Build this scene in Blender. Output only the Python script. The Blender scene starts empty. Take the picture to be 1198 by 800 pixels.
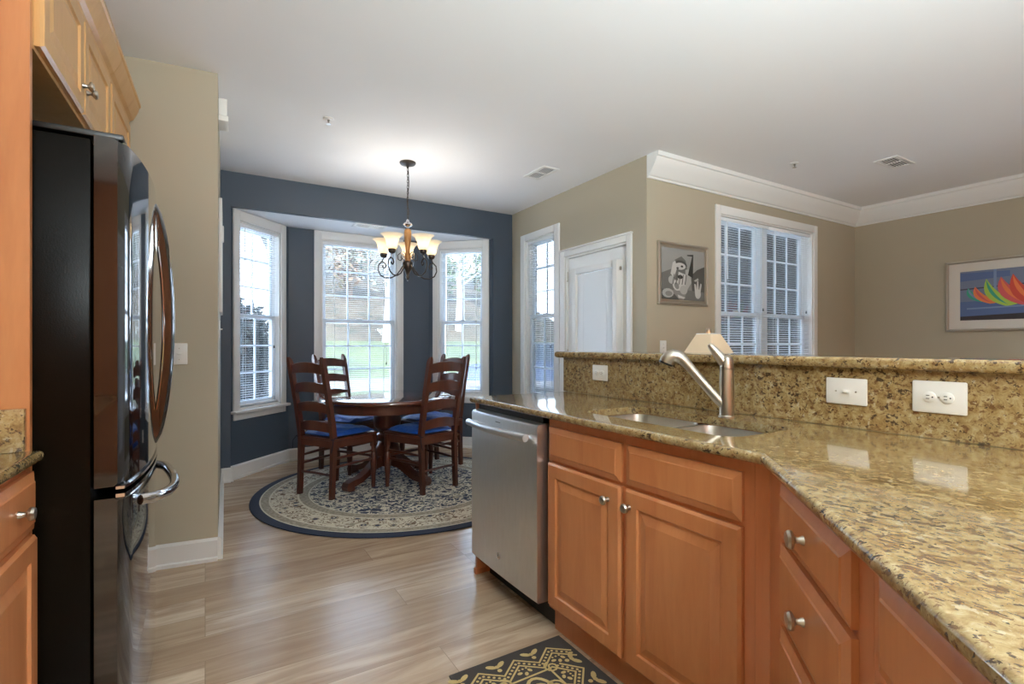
import bpy, bmesh, math, random
from mathutils import Vector, Matrix
random.seed(7)
PI = math.pi
SC = bpy.context.scene
COL = SC.collection

# ------------------------------------------------------------------ camera
H = 1.185
CEIL = 2.68
cam_d = bpy.data.cameras.new('camera')
cam = bpy.data.objects.new('camera', cam_d)
COL.objects.link(cam)
cam.location = (0, 0, H)
cam.rotation_euler = (PI/2, 0, -math.atan2(359, 593))
cam_d.sensor_fit = 'HORIZONTAL'
cam_d.sensor_width = 36.0
cam_d.lens = 593.0/1198.0*36.0
cam_d.shift_y = 3.0/1198.0
cam_d.clip_start = 0.02
cam_d.clip_end = 300
SC.camera = cam

# ------------------------------------------------------------------ world, sun, exposure
SKY_STRENGTH = 8.5
W = bpy.data.worlds.new('sky'); SC.world = W
W.use_nodes = True
_n = W.node_tree.nodes; _l = W.node_tree.links
_bg = _n['Background']
_tc = _n.new('ShaderNodeTexCoord'); _sep = _n.new('ShaderNodeSeparateXYZ')
_rmp = _n.new('ShaderNodeValToRGB')
_l.new(_tc.outputs['Generated'], _sep.inputs[0]); _l.new(_sep.outputs['Z'], _rmp.inputs[0])
_rmp.color_ramp.elements[0].color = (0.76, 0.87, 1.0, 1)
_rmp.color_ramp.elements[1].color = (0.42, 0.64, 1.0, 1)
_l.new(_rmp.outputs[0], _bg.inputs[0])
_bg.inputs[1].default_value = SKY_STRENGTH

def light(name, kind, loc, energy, color=(1, 1, 1), size=1.0, size_y=None, rot=(0, 0, 0), spread=None):
    d = bpy.data.lights.new(name, kind); o = bpy.data.objects.new(name, d); COL.objects.link(o)
    o.location = loc; o.rotation_euler = rot; d.energy = energy; d.color = color
    if kind == 'AREA':
        d.size = size
        if size_y: d.shape = 'RECTANGLE'; d.size_y = size_y
        if spread: d.spread = spread
    elif kind == 'POINT': d.shadow_soft_size = size
    elif kind == 'SUN': d.angle = size
    return o
light('sun', 'SUN', (0, -5, 12), 8.5, (1, .96, .90), 0.05, rot=(math.radians(30), 0, math.radians(-20)))
FILL_TINT = (.82, .955, .99)  # tint shared by the added fill lights
def aim(d): return Vector(d).to_track_quat('-Z', 'Y').to_euler()
light('kitchen_fill', 'POINT', (0.4, -0.9, 2.1), 58, FILL_TINT, .22)  # added fill behind the camera, not a known ceiling fitting
light('kitchen_fill_up', 'AREA', (.6, -1.5, 1.4), 72, FILL_TINT, .5, .5, aim((.24, .60, .76)), 1.9)  # added upward fill behind the camera, brightens the ceiling
light('living_fill_up', 'AREA', (4.0, -1.4, 1.5), 9, FILL_TINT, .5, .5, aim((0, .35, .9)))  # added upward fill for the living room, source out of view

SC.view_settings.view_transform = 'Standard'
SC.view_settings.look = 'None'
SC.view_settings.gamma = 1.0
SC.view_settings.use_curve_mapping = False
SC.view_settings.exposure = 0.9
SC.cycles.use_denoising = True
SC.cycles.max_bounces = 10
SC.cycles.diffuse_bounces = 6
SC.cycles.glossy_bounces = 4
SC.cycles.transparent_max_bounces = 24
SC.cycles.sample_clamp_indirect = 4.0
SC.cycles.caustics_reflective = False
SC.cycles.caustics_refractive = False

# ------------------------------------------------------------------ materials
def lin(r, g, b):
    f = lambda c: (c/255/12.92) if c/255 <= .04045 else ((c/255+.055)/1.055)**2.4
    return (f(r), f(g), f(b), 1)

def mat(name, color=(.5, .5, .5, 1), rough=.5, metal=0.0, coat=0.0, emis=None, es=0.0, ior=1.5, spec=None):
    m = bpy.data.materials.new(name); m.use_nodes = True
    b = m.node_tree.nodes['Principled BSDF']
    b.inputs['Base Color'].default_value = color
    b.inputs['Roughness'].default_value = rough
    b.inputs['Metallic'].default_value = metal
    b.inputs['Coat Weight'].default_value = coat
    b.inputs['Coat Roughness'].default_value = .05
    b.inputs['IOR'].default_value = ior
    if spec is not None: b.inputs['Specular IOR Level'].default_value = spec
    if emis:
        b.inputs['Emission Color'].default_value = emis
        b.inputs['Emission Strength'].default_value = es
    return m

class G:
    """small node-graph helper"""
    def __init__(s, m):
        s.m = m; s.n = m.node_tree.nodes; s.l = m.node_tree.links; s.b = s.n['Principled BSDF']
    def node(s, t, **kw):
        x = s.n.new(t)
        for k, v in kw.items(): setattr(x, k, v)
        return x
    def link(s, a, b): s.l.new(a, b)
    def val(s, sock, v):
        if isinstance(v, bpy.types.NodeSocket): s.l.new(v, sock)
        else: sock.default_value = v
    def coord(s, scale=(1, 1, 1), loc=(0, 0, 0), rot=(0, 0, 0), kind='Object'):
        t = s.node('ShaderNodeTexCoord'); mp = s.node('ShaderNodeMapping')
        s.link(t.outputs[kind], mp.inputs[0])
        mp.inputs['Scale'].default_value = scale; mp.inputs['Location'].default_value = loc; mp.inputs['Rotation'].default_value = rot
        return mp.outputs[0]
    def noise(s, vec, scale=5, detail=3, rough=.5, dist=0.0):
        x = s.node('ShaderNodeTexNoise'); s.link(vec, x.inputs['Vector'])
        x.inputs['Scale'].default_value = scale; x.inputs['Detail'].default_value = detail
        x.inputs['Roughness'].default_value = rough; x.inputs['Distortion'].default_value = dist
        return x.outputs['Fac']
    def voro(s, vec, scale=5, feature='F1', out='Distance', rand=1.0):
        x = s.node('ShaderNodeTexVoronoi', feature=feature); s.link(vec, x.inputs['Vector'])
        x.inputs['Scale'].default_value = scale; x.inputs['Randomness'].default_value = rand
        return x.outputs[out]
    def math(s, op, a, b=0.0, c=0.0):
        x = s.node('ShaderNodeMath', operation=op)
        s.val(x.inputs[0], a); s.val(x.inputs[1], b); s.val(x.inputs[2], c)
        return x.outputs[0]
    def ramp(s, fac, stops, interp='LINEAR'):
        x = s.node('ShaderNodeValToRGB'); s.val(x.inputs[0], fac)
        r = x.color_ramp; r.interpolation = interp
        while len(r.elements) < len(stops): r.elements.new(.5)
        for e, (p, c) in zip(r.elements, stops):
            e.position = p; e.color = c if len(c) == 4 else (*c, 1)
        return x.outputs[0]
    def mix(s, fac, a, b, bt='MIX'):
        x = s.node('ShaderNodeMix', data_type='RGBA', blend_type=bt)
        s.val(x.inputs[0], fac); s.val(x.inputs[6], a); s.val(x.inputs[7], b)
        return x.outputs[2]
    def color(s, c): s.val(s.b.inputs['Base Color'], c)
    def bump(s, h, strength=.2, dist=.01):
        x = s.node('ShaderNodeBump'); s.link(h, x.inputs['Height'])
        x.inputs['Strength'].default_value = strength; x.inputs['Distance'].default_value = dist
        s.link(x.outputs[0], s.b.inputs['Normal'])

M = {}
def paint(name, c, rough=.6):
    m = mat(name, c, rough); g = G(m)
    n = g.noise(g.coord(), 3, 2)
    g.color(g.mix(g.math('MULTIPLY', n, .12), c, tuple(x*.85 for x in c[:3])+(1,)))
    g.bump(g.noise(g.coord(), 220, 1), .04, .002)
    M[name] = m
paint('beige_paint', lin(178, 168, 147))
paint('blue_paint', lin(68, 79, 92), .5)
paint('ceiling_paint', lin(240, 240, 241), .8)
paint('white_trim', lin(232, 231, 228), .35)
M['white_plastic'] = mat('white_plastic', lin(235, 233, 228), .35)
M['vinyl'] = mat('vinyl', lin(226, 232, 238), .3)
M['slat'] = mat('slat', lin(240, 242, 244), .4); M['slat'].node_tree.nodes['Principled BSDF'].inputs['Transmission Weight'].default_value = 0
M['cord'] = mat('cord', lin(215, 215, 210), .7)
M['dark_plastic'] = mat('dark_plastic', lin(25, 25, 26), .35)
M['nickel'] = mat('nickel', lin(190, 182, 170), .28, 1.0)
M['chrome'] = mat('chrome', lin(225, 225, 228), .07, 1.0)
M['black_gloss'] = mat('black_gloss', lin(7, 7, 8), .06, 0, coat=1.0)
m = mat('black_side', lin(13, 9, 5), .22, spec=.06); g = G(m); g.bump(g.noise(g.coord(), 260, 2), .12, .002); M['black_side'] = m
M['vent_dark'] = mat('vent_dark', lin(70, 70, 70), .7)

def wood(name, c1, c2, c3, scale=(9, 9, 1.2), rough=.32, coat=.15, grain=30):
    m = mat(name, c1, rough, coat=coat); g = G(m)
    v = g.coord(scale)
    n1 = g.noise(v, 1.6, 4, .6, .6); n2 = g.noise(v, grain/4, 3, .6)
    c = g.ramp(n1, [(.3, c1), (.55, c2), (.75, c3)])
    g.color(g.mix(g.math('MULTIPLY', n2, .35), c, tuple(x*.72 for x in c3[:3])+(1,)))
    M[name] = m
wood('maple', lin(202, 136, 88), lin(194, 126, 79), lin(184, 114, 70))
wood('maple_frame', lin(203, 131, 88), lin(195, 122, 79), lin(185, 112, 71))
wood('maple_lit', lin(214, 168, 110), lin(208, 160, 100), lin(198, 146, 88))  # same stain as maple, with window light put into the colour
wood('cherry', lin(94, 48, 31), lin(80, 38, 24), lin(64, 28, 18), rough=.3, coat=.3)
wood('cherry_top', lin(98, 50, 32), lin(84, 40, 26), lin(68, 30, 20), scale=(1.5, 9, 9), rough=.1, coat=1.0)

# granite: cream and tan ground with brown and black grains, polished
m = mat('granite', rough=.12, coat=.6); g = G(m)
v = g.coord((1.0, 1.0, 1.0)); vs = g.coord((1.35, .8, 1.1), rot=(0, 0, .5))
ground = g.ramp(g.noise(v, 38, 6, .72, .5), [(.30, lin(108, 80, 46)), (.44, lin(143, 117, 75)), (.56, lin(163, 141, 98)), (.72, lin(182, 168, 134))])
big = g.noise(v, 4.5, 3)
brown = g.math('GREATER_THAN', g.math('ADD', g.noise(vs, 85, 5, .7, .5), g.math('MULTIPLY', big, .22)), .685)
col = g.mix(g.math('MULTIPLY', brown, .8), ground, lin(92, 58, 32))
dark = g.math('GREATER_THAN', g.math('ADD', g.noise(vs, 70, 4, .65, .4), g.math('MULTIPLY', g.noise(v, 8, 2), .25)), .728)
col = g.mix(g.math('MULTIPLY', dark, .92), col, lin(58, 42, 30))
grey = g.math('GREATER_THAN', g.noise(g.coord(loc=(3, 1, 5)), 50, 3), .67)
col = g.mix(g.math('MULTIPLY', grey, .5), col, lin(190, 180, 154))
g.color(col); M['granite'] = m

# floor: pale oak planks running along X
m = mat('oak_planks', rough=.26); g = G(m)
v = g.coord()
br = g.node('ShaderNodeTexBrick'); g.link(v, br.inputs['Vector'])
br.offset = .37; br.offset_frequency = 3; br.squash = 1.0
br.inputs['Scale'].default_value = 1.0; br.inputs['Mortar Size'].default_value = .0014
br.inputs['Brick Width'].default_value = 1.25; br.inputs['Row Height'].default_value = .185
br.inputs['Color1'].default_value = (0, 0, 0, 1); br.inputs['Color2'].default_value = (1, 1, 1, 1); br.inputs['Mortar'].default_value = (.5, .5, .5, 1)
br.inputs['Bias'].default_value = 0
pl = g.ramp(br.outputs['Color'], [(0, lin(178, 153, 126)), (.5, lin(202, 178, 150)), (1, lin(220, 200, 176))])
off = g.node('ShaderNodeVectorMath', operation='MULTIPLY_ADD')
g.link(br.outputs['Color'], off.inputs[0]); off.inputs[1].default_value = (13, 7, 5); g.link(v, off.inputs[2])
mp = g.node('ShaderNodeMapping'); g.link(off.outputs[0], mp.inputs[0]); mp.inputs['Scale'].default_value = (.9, 9, 1)
gr = g.noise(mp.outputs[0], 1.8, 5, .62, .7)
streak = g.ramp(gr, [(.36, (0, 0, 0)), (.62, (1, 1, 1))])
col = g.mix(g.math('MULTIPLY', g.math('SUBTRACT', 1.0, streak), .72), pl, lin(142, 112, 88))
knot = g.math('GREATER_THAN', g.noise(g.coord((2.2, 6, 1), loc=(4, 2, 0)), 1.5, 2), .745)
col = g.mix(g.math('MULTIPLY', knot, .5), col, lin(96, 70, 50))
col = g.mix(g.math('MULTIPLY', br.outputs['Fac'], .7), col, lin(120, 96, 74))
g.color(col); M['oak_planks'] = m

# brushed stainless
def steel(name, c, rough, sc):
    m = mat(name, c, rough, 1.0); g = G(m)
    n = g.noise(g.coord(sc), 60, 2)
    g.val(g.b.inputs['Roughness'], g.math('ADD', g.math('MULTIPLY', n, .16), rough-.08))
    g.color(g.mix(n, tuple(x*.86 for x in c[:3])+(1,), c)); M[name] = m
steel('stainless', lin(228, 230, 233), .38, (1, 8, .25))
steel('sink_steel', lin(214, 210, 202), .34, (1, 1, 1))

# window pane: clear with a thin reflection
def glass(name, refl, tint):
    m = bpy.data.materials.new(name); m.use_nodes = True
    n = m.node_tree.nodes; l = m.node_tree.links; n.clear()
    o = n.new('ShaderNodeOutputMaterial'); t = n.new('ShaderNodeBsdfTransparent'); gl = n.new('ShaderNodeBsdfGlossy'); mx = n.new('ShaderNodeMixShader')
    fr = n.new('ShaderNodeFresnel'); fr.inputs[0].default_value = 1.45
    t.inputs[0].default_value = tint; gl.inputs['Roughness'].default_value = .02
    ml = n.new('ShaderNodeMath'); ml.operation = 'MULTIPLY'; l.new(fr.outputs[0], ml.inputs[0]); ml.inputs[1].default_value = refl
    l.new(ml.outputs[0], mx.inputs[0]); l.new(t.outputs[0], mx.inputs[1]); l.new(gl.outputs[0], mx.inputs[2]); l.new(mx.outputs[0], o.inputs[0])
    M[name] = m
glass('pane', .8, (.93, .96, .98, 1))

# ------------------------------------------------------------------ mesh helpers
class MB:
    def __init__(s): s.bm = bmesh.new(); s.mi = 0
    def _tag(s, faces):
        for f in faces: f.material_index = s.mi
    def box(s, a, b, bev=0.0, seg=2, mtx=None):
        x0, y0, z0 = a; x1, y1, z1 = b
        r = bmesh.ops.create_cube(s.bm, size=1.0)
        vs = r['verts']
        for v in vs:
            v.co = Vector(((x0+x1)/2+v.co.x*(x1-x0), (y0+y1)/2+v.co.y*(y1-y0), (z0+z1)/2+v.co.z*(z1-z0)))
        if mtx:
            for v in vs: v.co = mtx @ v.co
        fs = {f for v in vs for f in v.link_faces}
        s._tag(fs)
        if bev > 0:
            es = {e for v in vs for e in v.link_edges}
            r = bmesh.ops.bevel(s.bm, geom=list(es), offset=bev, segments=seg, profile=.5, affect='EDGES')
            s._tag(r['faces'])
        return s
    def rings(s, rs, cap0=True, cap1=True, closed=True):
        """loft between vertex loops"""
        loops = [[s.bm.verts.new(p) for p in r] for r in rs]
        for A, B in zip(loops, loops[1:]):
            n = len(A)
            for i in range(n if closed else n-1):
                j = (i+1) % n
                try: f = s.bm.faces.new((A[i], A[j], B[j], B[i])); f.material_index = s.mi
                except ValueError: pass
        if cap0: f = s.bm.faces.new(list(reversed(loops[0]))); f.material_index = s.mi
        if cap1: f = s.bm.faces.new(loops[-1]); f.material_index = s.mi
        return loops
    def lathe(s, prof, n=24, c=(0, 0, 0), axis='z', cap=True):
        rs = []
        for r, z in prof:
            ring = []
            for i in range(n):
                a = 2*PI*i/n; x, y = r*math.cos(a), r*math.sin(a)
                p = (x, y, z) if axis == 'z' else ((z, x, y) if axis == 'x' else (y, z, x))
                ring.append((c[0]+p[0], c[1]+p[1], c[2]+p[2]))
            rs.append(ring)
        s.rings(rs, cap, cap); return s
    def tube(s, pts, r, n=10, cap=True, flat=None):
        """sweep a round (or flat=(w,h) rectangular) section along points; r may be a list"""
        pts = [Vector(p) for p in pts]; rs = []
        up = None
        for i, p in enumerate(pts):
            t = (pts[min(i+1, len(pts)-1)]-pts[max(i-1, 0)]).normalized()
            if up is None:
                up = Vector((0, 0, 1)) if abs(t.z) < .9 else Vector((1, 0, 0))
            sd = t.cross(up).normalized(); up = sd.cross(t).normalized()
            rr = r[i] if isinstance(r, (list, tuple)) else r
            ring = []
            if flat:
                k = rr if rr else 1.0
                w, h = flat[0]/2*k, flat[1]/2*k
                for a, b in ((-w, -h), (w, -h), (w, h), (-w, h)): ring.append(p+sd*a+up*b)
            else:
                for j in range(n):
                    a = 2*PI*j/n; ring.append(p+sd*(rr*math.cos(a))+up*(rr*math.sin(a)))
            rs.append(ring)
        s.rings(rs, cap, cap); return s
    def prism(s, poly, z0, z1):
        s.rings([[(x, y, z0) for x, y in poly], [(x, y, z1) for x, y in poly]]); return s
    def face(s, pts):
        f = s.bm.faces.new([s.bm.verts.new(p) for p in pts]); f.material_index = s.mi; return s
    def panel(s, x0, z0, x1, z1, prof, y=0.0):
        """nested rectangles: prof = [(inset, how far it stands out)], facing -y"""
        rs = []
        for i, o in prof:
            rs.append([(x0+i, y-o, z0+i), (x1-i, y-o, z0+i), (x1-i, y-o, z1-i), (x0+i, y-o, z1-i)])
        s.rings(rs, True, True); return s
    def sphere(s, c, r, u=16, v=10, sc=(1, 1, 1)):
        rr = bmesh.ops.create_uvsphere(s.bm, u_segments=u, v_segments=v, radius=r)
        for x in rr['verts']: x.co = Vector((c[0]+x.co.x*sc[0], c[1]+x.co.y*sc[1], c[2]+x.co.z*sc[2]))
        s._tag({f for x in rr['verts'] for f in x.link_faces}); return s
    def build(s, name, m, parent=None, smooth=True, angle=35):
        bmesh.ops.recalc_face_normals(s.bm, faces=s.bm.faces)
        me = bpy.data.meshes.new(name); s.bm.to_mesh(me); s.bm.free()
        for x in (m if isinstance(m, (list, tuple)) else [m]): me.materials.append(M[x] if isinstance(x, str) else x)
        if smooth:
            me.polygons.foreach_set('use_smooth', [True]*len(me.polygons))
            me.set_sharp_from_angle(angle=math.radians(angle))
        o = bpy.data.objects.new(name, me); COL.objects.link(o)
        if parent: o.parent = parent
        return o

def tag(o, label, cat, group=None, kind=None):
    o['label'] = label; o['category'] = cat
    if group: o['group'] = group
    if kind: o['kind'] = kind
    return o
def thing(name, label, cat, loc=(0, 0, 0), rz=0, group=None):
    o = bpy.data.objects.new(name, None); COL.objects.link(o); o.empty_display_size = .1
    o.location = loc; o.rotation_euler = (0, 0, rz)
    return tag(o, label, cat, group)
def struct(o): o['kind'] = 'structure'; return o
def sroot(name, loc, rz):
    o = bpy.data.objects.new(name, None); COL.objects.link(o); o.location = loc; o.rotation_euler = (0, 0, rz)
    return struct(o)
def copy_tree(o, parent=None):
    c = o.copy(); COL.objects.link(c)
    if parent: c.parent = parent
    for ch in [x for x in bpy.data.objects if x.parent == o and x is not c]:
        copy_tree(ch, c)
    return c

# ------------------------------------------------------------------ shell
XD = 2.98      # wall with the glazed door
YW = 2.87      # wall with the twin window
XR = 6.23      # far right wall
YB = 5.00      # blue wall
PD = (3.03, YB)   # far corner of the door wall, which leans a little
RD = math.atan2(YW-YB, XD-PD[0])
BAYZ = 2.38
BAY = [(.188, 5.05), (.725, 5.587), (2.243, 5.587), (2.78, 5.05)]
PIER = [(-.40, 3.287), (.06, 3.232)]

def wall_cells(mb, L, Hh, holes, t, x0=0.0):
    """upright slab from local x0..L, y 0..t, with rectangular holes (xa, xb, za, zb)"""
    xs = sorted({x0, L, *[h[0] for h in holes], *[h[1] for h in holes]})
    zs = sorted({0, Hh, *[h[2] for h in holes], *[h[3] for h in holes]})
    for a, b in zip(xs, xs[1:]):
        for c, d in zip(zs, zs[1:]):
            cx, cz = (a+b)/2, (c+d)/2
            if any(h[0] < cx < h[1] and h[2] < cz < h[3] for h in holes): continue
            mb.box((a, 0, c), (b, t, d))

floor_poly = [(-1.05, -2.3), (XR, -2.3), (XR, YW), (XD, YW), (XD, YB+.05), BAY[3], BAY[2], BAY[1], BAY[0], (-1.05, YB+.05)]
struct(MB().prism([(-1.2, -2.5), (XR+.15, -2.5), (XR+.15, YW+.15), (XD+.15, YW+.15), (XD+.15, YB+.15), (2.75, YB+.2), (2.25, 5.75), (.70, 5.75), (.1, YB+.2), (-1.2, YB+.15)], -.12, 0).build('floor', 'oak_planks', smooth=False))
struct(MB().prism([(-1.2, -2.5), (XR+.15, -2.5), (XR+.15, YW+.12), (XD+.12, YW+.12), (XD+.2, YB+.12), (-1.2, YB+.12)], CEIL, CEIL+.15).build('ceiling', 'ceiling_paint', smooth=False))
struct(MB().prism([(.02, 5.05), (.70, 5.73), (2.27, 5.73), (2.95, 5.05)], BAYZ, BAYZ+.15).build('ceiling_bay', 'ceiling_paint', smooth=False))

# blue wall with the bay opening
b = MB(); b.box((.0, YB, 0), (.188, YB+.05, CEIL)); b.box((2.78, YB, 0), (PD[0]+.1, YB+.05, CEIL)); b.box((.188, YB, BAYZ), (2.78, YB+.05, CEIL))
struct(b.build('wall_back', 'blue_paint', smooth=False))
# bay walls; opening sizes shared with the windows below
LA = math.hypot(BAY[1][0]-BAY[0][0], BAY[1][1]-BAY[0][1])
ZS, ZT = .60, 2.29
o = MB(); wall_cells(o, LA, BAYZ, [(.095, LA-.125, ZS, ZT)], .12); o = o.build('wall_bay_left', 'blue_paint', smooth=False)
o.location = (*BAY[0], 0); o.rotation_euler = (0, 0, PI/4); struct(o)
CX0, CX1 = 1.045, 1.855
o = MB(); wall_cells(o, 2.243, BAYZ, [(CX0, CX1, ZS, ZT)], .12, x0=.725); o = o.build('wall_bay_center', 'blue_paint', smooth=False)
o.location = (0, 5.587, 0); struct(o)
o = MB(); wall_cells(o, LA, BAYZ, [(.125, LA-.095, ZS, ZT)], .12); o = o.build('wall_bay_right', 'blue_paint', smooth=False)
o.location = (*BAY[2], 0); o.rotation_euler = (0, 0, -PI/4); struct(o)
# side wall of the dining nook: beige near the kitchen, blue towards the bay
b = MB()
fx = lambda y: .06+(y-3.232)*.031
b.prism([(-.12, 3.4), (fx(3.40), 3.40), (fx(4.40), 4.40), (-.12, 4.40)], 0, CEIL)
b.mi = 1; b.prism([(-.12, 4.40), (fx(4.40), 4.40), (fx(5.02), 5.02), (-.12, 5.02)], 0, CEIL)
struct(b.build('wall_left', ['beige_paint', 'blue_paint'], smooth=False))
struct(MB().prism([(-1.05, PIER[0][1]+.078), PIER[0], PIER[1], (fx(3.40), 3.40), (-1.05, 3.42)], 0, CEIL).build('wall_fridge', 'beige_paint', smooth=False))
# wall with the glazed door and a window: local x runs towards the camera (-Y)
DH = (YB-3.955, YB-3.085, 0, 2.035)
WH = (YB-4.70, YB-4.135, ZS, 2.32)
o = MB(); wall_cells(o, math.hypot(YB-YW, PD[0]-XD), CEIL, [DH, WH], .12); o = o.build('wall_door', 'beige_paint', smooth=False)
o.location = (*PD, 0); o.rotation_euler = (0, 0, RD); struct(o)
LH = (3.872-XD, 5.365-XD, ZS, 2.335)
o = MB(); wall_cells(o, XR-XD+.12, CEIL, [LH], .12, x0=.12); o = o.build('wall_window', 'beige_paint', smooth=False)
o.location = (XD, YW, 0); struct(o)
# keep the door wall corner closed
struct(MB().box((XR, -2.42, 0), (XR+.12, YW, CEIL)).build('wall_right', 'beige_paint', smooth=False))
struct(MB().box((-1.17, -2.42, 0), (XR, -2.3, CEIL)).build('wall_front', 'maple_frame', smooth=False))
struct(MB().box((-1.17, -2.3, 0), (-1.05, 3.42, CEIL)).build('wall_kitchen', 'beige_paint', smooth=False))

# baseboards
def baseboard(name, pts, hgt=.125, t=.016):
    """pts run so that the room lies on the right hand side of the path"""
    b = MB()
    for (xa, ya), (xb, yb) in zip(pts, pts[1:]):
        d = Vector((xb-xa, yb-ya)).normalized(); n = Vector((d.y, -d.x))
        ring = lambda x, y: [(x, y, 0), (x+n.x*(t+.008), y+n.y*(t+.008), 0), (x+n.x*(t+.008), y+n.y*(t+.008), .018), (x+n.x*t, y+n.y*t, .024), (x+n.x*t, y+n.y*t, hgt-.012), (x+n.x*.006, y+n.y*.006, hgt), (x, y, hgt)]
        e = t*.42
        b.rings([ring(xa, ya), ring(xb, yb)])
    return struct(b.build(name, 'white_trim', smooth=False))
baseboard('baseboard_bay', [(fx(5.0), YB), (.188, YB), (.188, 5.05), BAY[1], BAY[2], (2.78, 5.05), (2.78, YB), (PD[0], YB)])
baseboard('baseboard_left', [(fx(3.42), 3.40), (fx(4.99), 4.99)])
baseboard('baseboard_fridge', [(-.40, PIER[0][1]), (.06, PIER[1][1]), (fx(3.42), 3.42)])
baseboard('baseboard_door', [PD, (PD[0]-.022, 4.04)])
baseboard('baseboard_window', [(XD, YW), (XR, YW)])
baseboard('baseboard_right', [(XR, YW), (XR, -2.3)])

# crown moulding of the living room
prof = [(0, 2.50), (.012, 2.50), (.016, 2.515), (.028, 2.522), (.045, 2.545), (.075, 2.585), (.098, 2.622), (.104, 2.645), (.118, 2.65), (.122, CEIL), (0, CEIL)]
b = MB()
b.rings([[(XD-.0, YW-d, z) for d, z in prof], [(XR-max(d, 0), YW-d, z) for d, z in prof], [(XR-d, -2.3, z) for d, z in prof]])
struct(b.build('trim_1', 'white_trim', angle=20))

# ------------------------------------------------------------------ windows and blinds
def window(name, w, z0, z1, zm, cols, loc, rz, rows=3, depth=.10, units=1, cas=.07, stool=True, top_cas=.088):
    """local x across, y outwards; origin at the middle of the opening on the room face of the wall"""
    R = sroot(name, loc, rz)
    x0, x1 = -w/2, w/2
    b = MB()
    for a, c in ((x0-cas, x0), (x1, x1+cas)): b.box((a, -.018, z0), (c, 0, z1+top_cas), .004)
    b.box((x0, -.018, z1), (x1, 0, z1+top_cas), .004)
    b.build('window_casing', 'white_trim', R)
    b = MB()
    b.box((x0, 0, z0), (x0+.012, depth+.02, z1)); b.box((x1-.012, 0, z0), (x1, depth+.02, z1)); b.box((x0+.012, 0, z1-.012), (x1-.012, depth+.02, z1)); b.box((x0+.012, 0, z0), (x1-.012, depth+.02, z0+.02))
    b.build('window_jamb', 'white_trim', R, smooth=False)
    if stool:
        MB().box((x0-cas-.022, -.055, z0-.026), (x1+cas+.022, 0.0, z0), .006).build('window_stool', 'white_trim', R)
        MB().box((x0-cas+.004, -.016, z0-.085), (x1+cas-.004, 0, z0-.026), .004).build('window_apron', 'white_trim', R)
    mull = .09 if units > 1 else 0
    uw = (w-.024-mull*(units-1))/units
    for u in range(units):
        ux0 = x0+.012+u*(uw+mull); ux1 = ux0+uw
        if u: MB().box((ux0-mull, depth-.075, z0+.02), (ux0, depth+.02, z1-.012), .004).build('window_mullion', 'vinyl', R)
        for nm, za, zb, yo in (('upper_sash', zm-.02, z1-.012, depth-.02), ('lower_sash', z0+.02, zm+.022, depth-.052)):
            st, rb = .042, .05 if nm == 'lower_sash' else .04
            b = MB()
            b.box((ux0, yo, za), (ux0+st, yo+.032, zb), .003); b.box((ux1-st, yo, za), (ux1, yo+.032, zb), .003)
            b.box((ux0+st, yo, za), (ux1-st, yo+.032, za+rb), .003); b.box((ux0+st, yo, zb-.038), (ux1-st, yo+.032, zb), .003)
            S = b.build(nm, 'vinyl', R)
            gx0, gx1, gz0, gz1 = ux0+st, ux1-st, za+rb, zb-.038
            b = MB()
            for i in range(1, cols):
                xx = gx0+(gx1-gx0)*i/cols; b.box((xx-.008, yo+.010, gz0), (xx+.008, yo+.022, gz1))
            for i in range(1, rows):
                zz = gz0+(gz1-gz0)*i/rows; b.box((gx0, yo+.0105, zz-.008), (gx1, yo+.0215, zz+.008))
            b.build('muntin_grid', 'vinyl', S, smooth=False)
            MB().box((gx0, yo+.015, gz0), (gx1, yo+.017, gz1)).build('pane', 'pane', S, smooth=False)
            if nm == 'lower_sash':
                MB().box((-.03+(ux0+ux1)/2, yo+.006, zb), (.03+(ux0+ux1)/2, yo+.026, zb+.012), .004).build('sash_lock', 'nickel', S)
    return R

def blind(label, w, z0, z1, loc, rz, y=.028, tilt=0, cords=2, wand=True, group='horizontal slat blinds on the windows', hang=.55):
    R = thing('window_blind', label, 'blind', loc, rz, group)
    x0, x1 = -w/2, w/2
    MB().box((x0, y-.014, z1-.03), (x1, y+.014, z1), .003).build('headrail', 'slat', R)
    b = MB(); p = .0215; n = int((z1-.045-z0-.02)/p); t = math.radians(tilt)
    dy, dz = .0125*math.cos(t), .0125*math.sin(t)
    for i in range(n):
        z = z1-.045-i*p
        for s in (0, 1):
            pass
        b.rings([[(x0+.004, y-dy, z-dz), (x0+.004, y, z+.0006), (x0+.004, y+dy, z+dz), (x0+.004, y, z-.0003)],
                 [(x1-.004, y-dy, z-dz), (x1-.004, y, z+.0006), (x1-.004, y+dy, z+dz), (x1-.004, y, z-.0003)]])
    b.build('slats', 'slat', R, smooth=False)
    MB().box((x0+.003, y-.012, z0), (x1-.003, y+.012, z0+.014), .003).build('bottom_rail', 'slat', R)
    for i in range(cords):
        xx = x0+w*(.16+.68*i/max(1, cords-1))
        b = MB(); b.box((xx-.0012, y-.0135, z0+.01), (xx+.0012, y-.0125, z1-.03)); b.box((xx-.0012, y+.0125, z0+.01), (xx+.0012, y+.0135, z1-.03))
        b.build('ladder_cord', 'cord', R, smooth=False)
    if wand:
        b = MB(); b.tube([(x0+w*.87, y-.022, z1-.03), (x0+w*.87, y-.024, z0+hang)], .0022, 6)
        L = b.build('lift_cord', 'cord', R)
        MB().lathe([(.003, 0), (.008, .004), (.006, .02), (.002, .03)], 8, (x0+w*.87, y-.024, z0+hang-.03)).build('cord_tassel', 'dark_plastic', L)
        MB().tube([(x0+w*.13, y-.022, z1-.03), (x0+w*.135, y-.026, z1-.55)], .004, 6).build('tilt_wand', 'slat', R)
    return R

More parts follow.
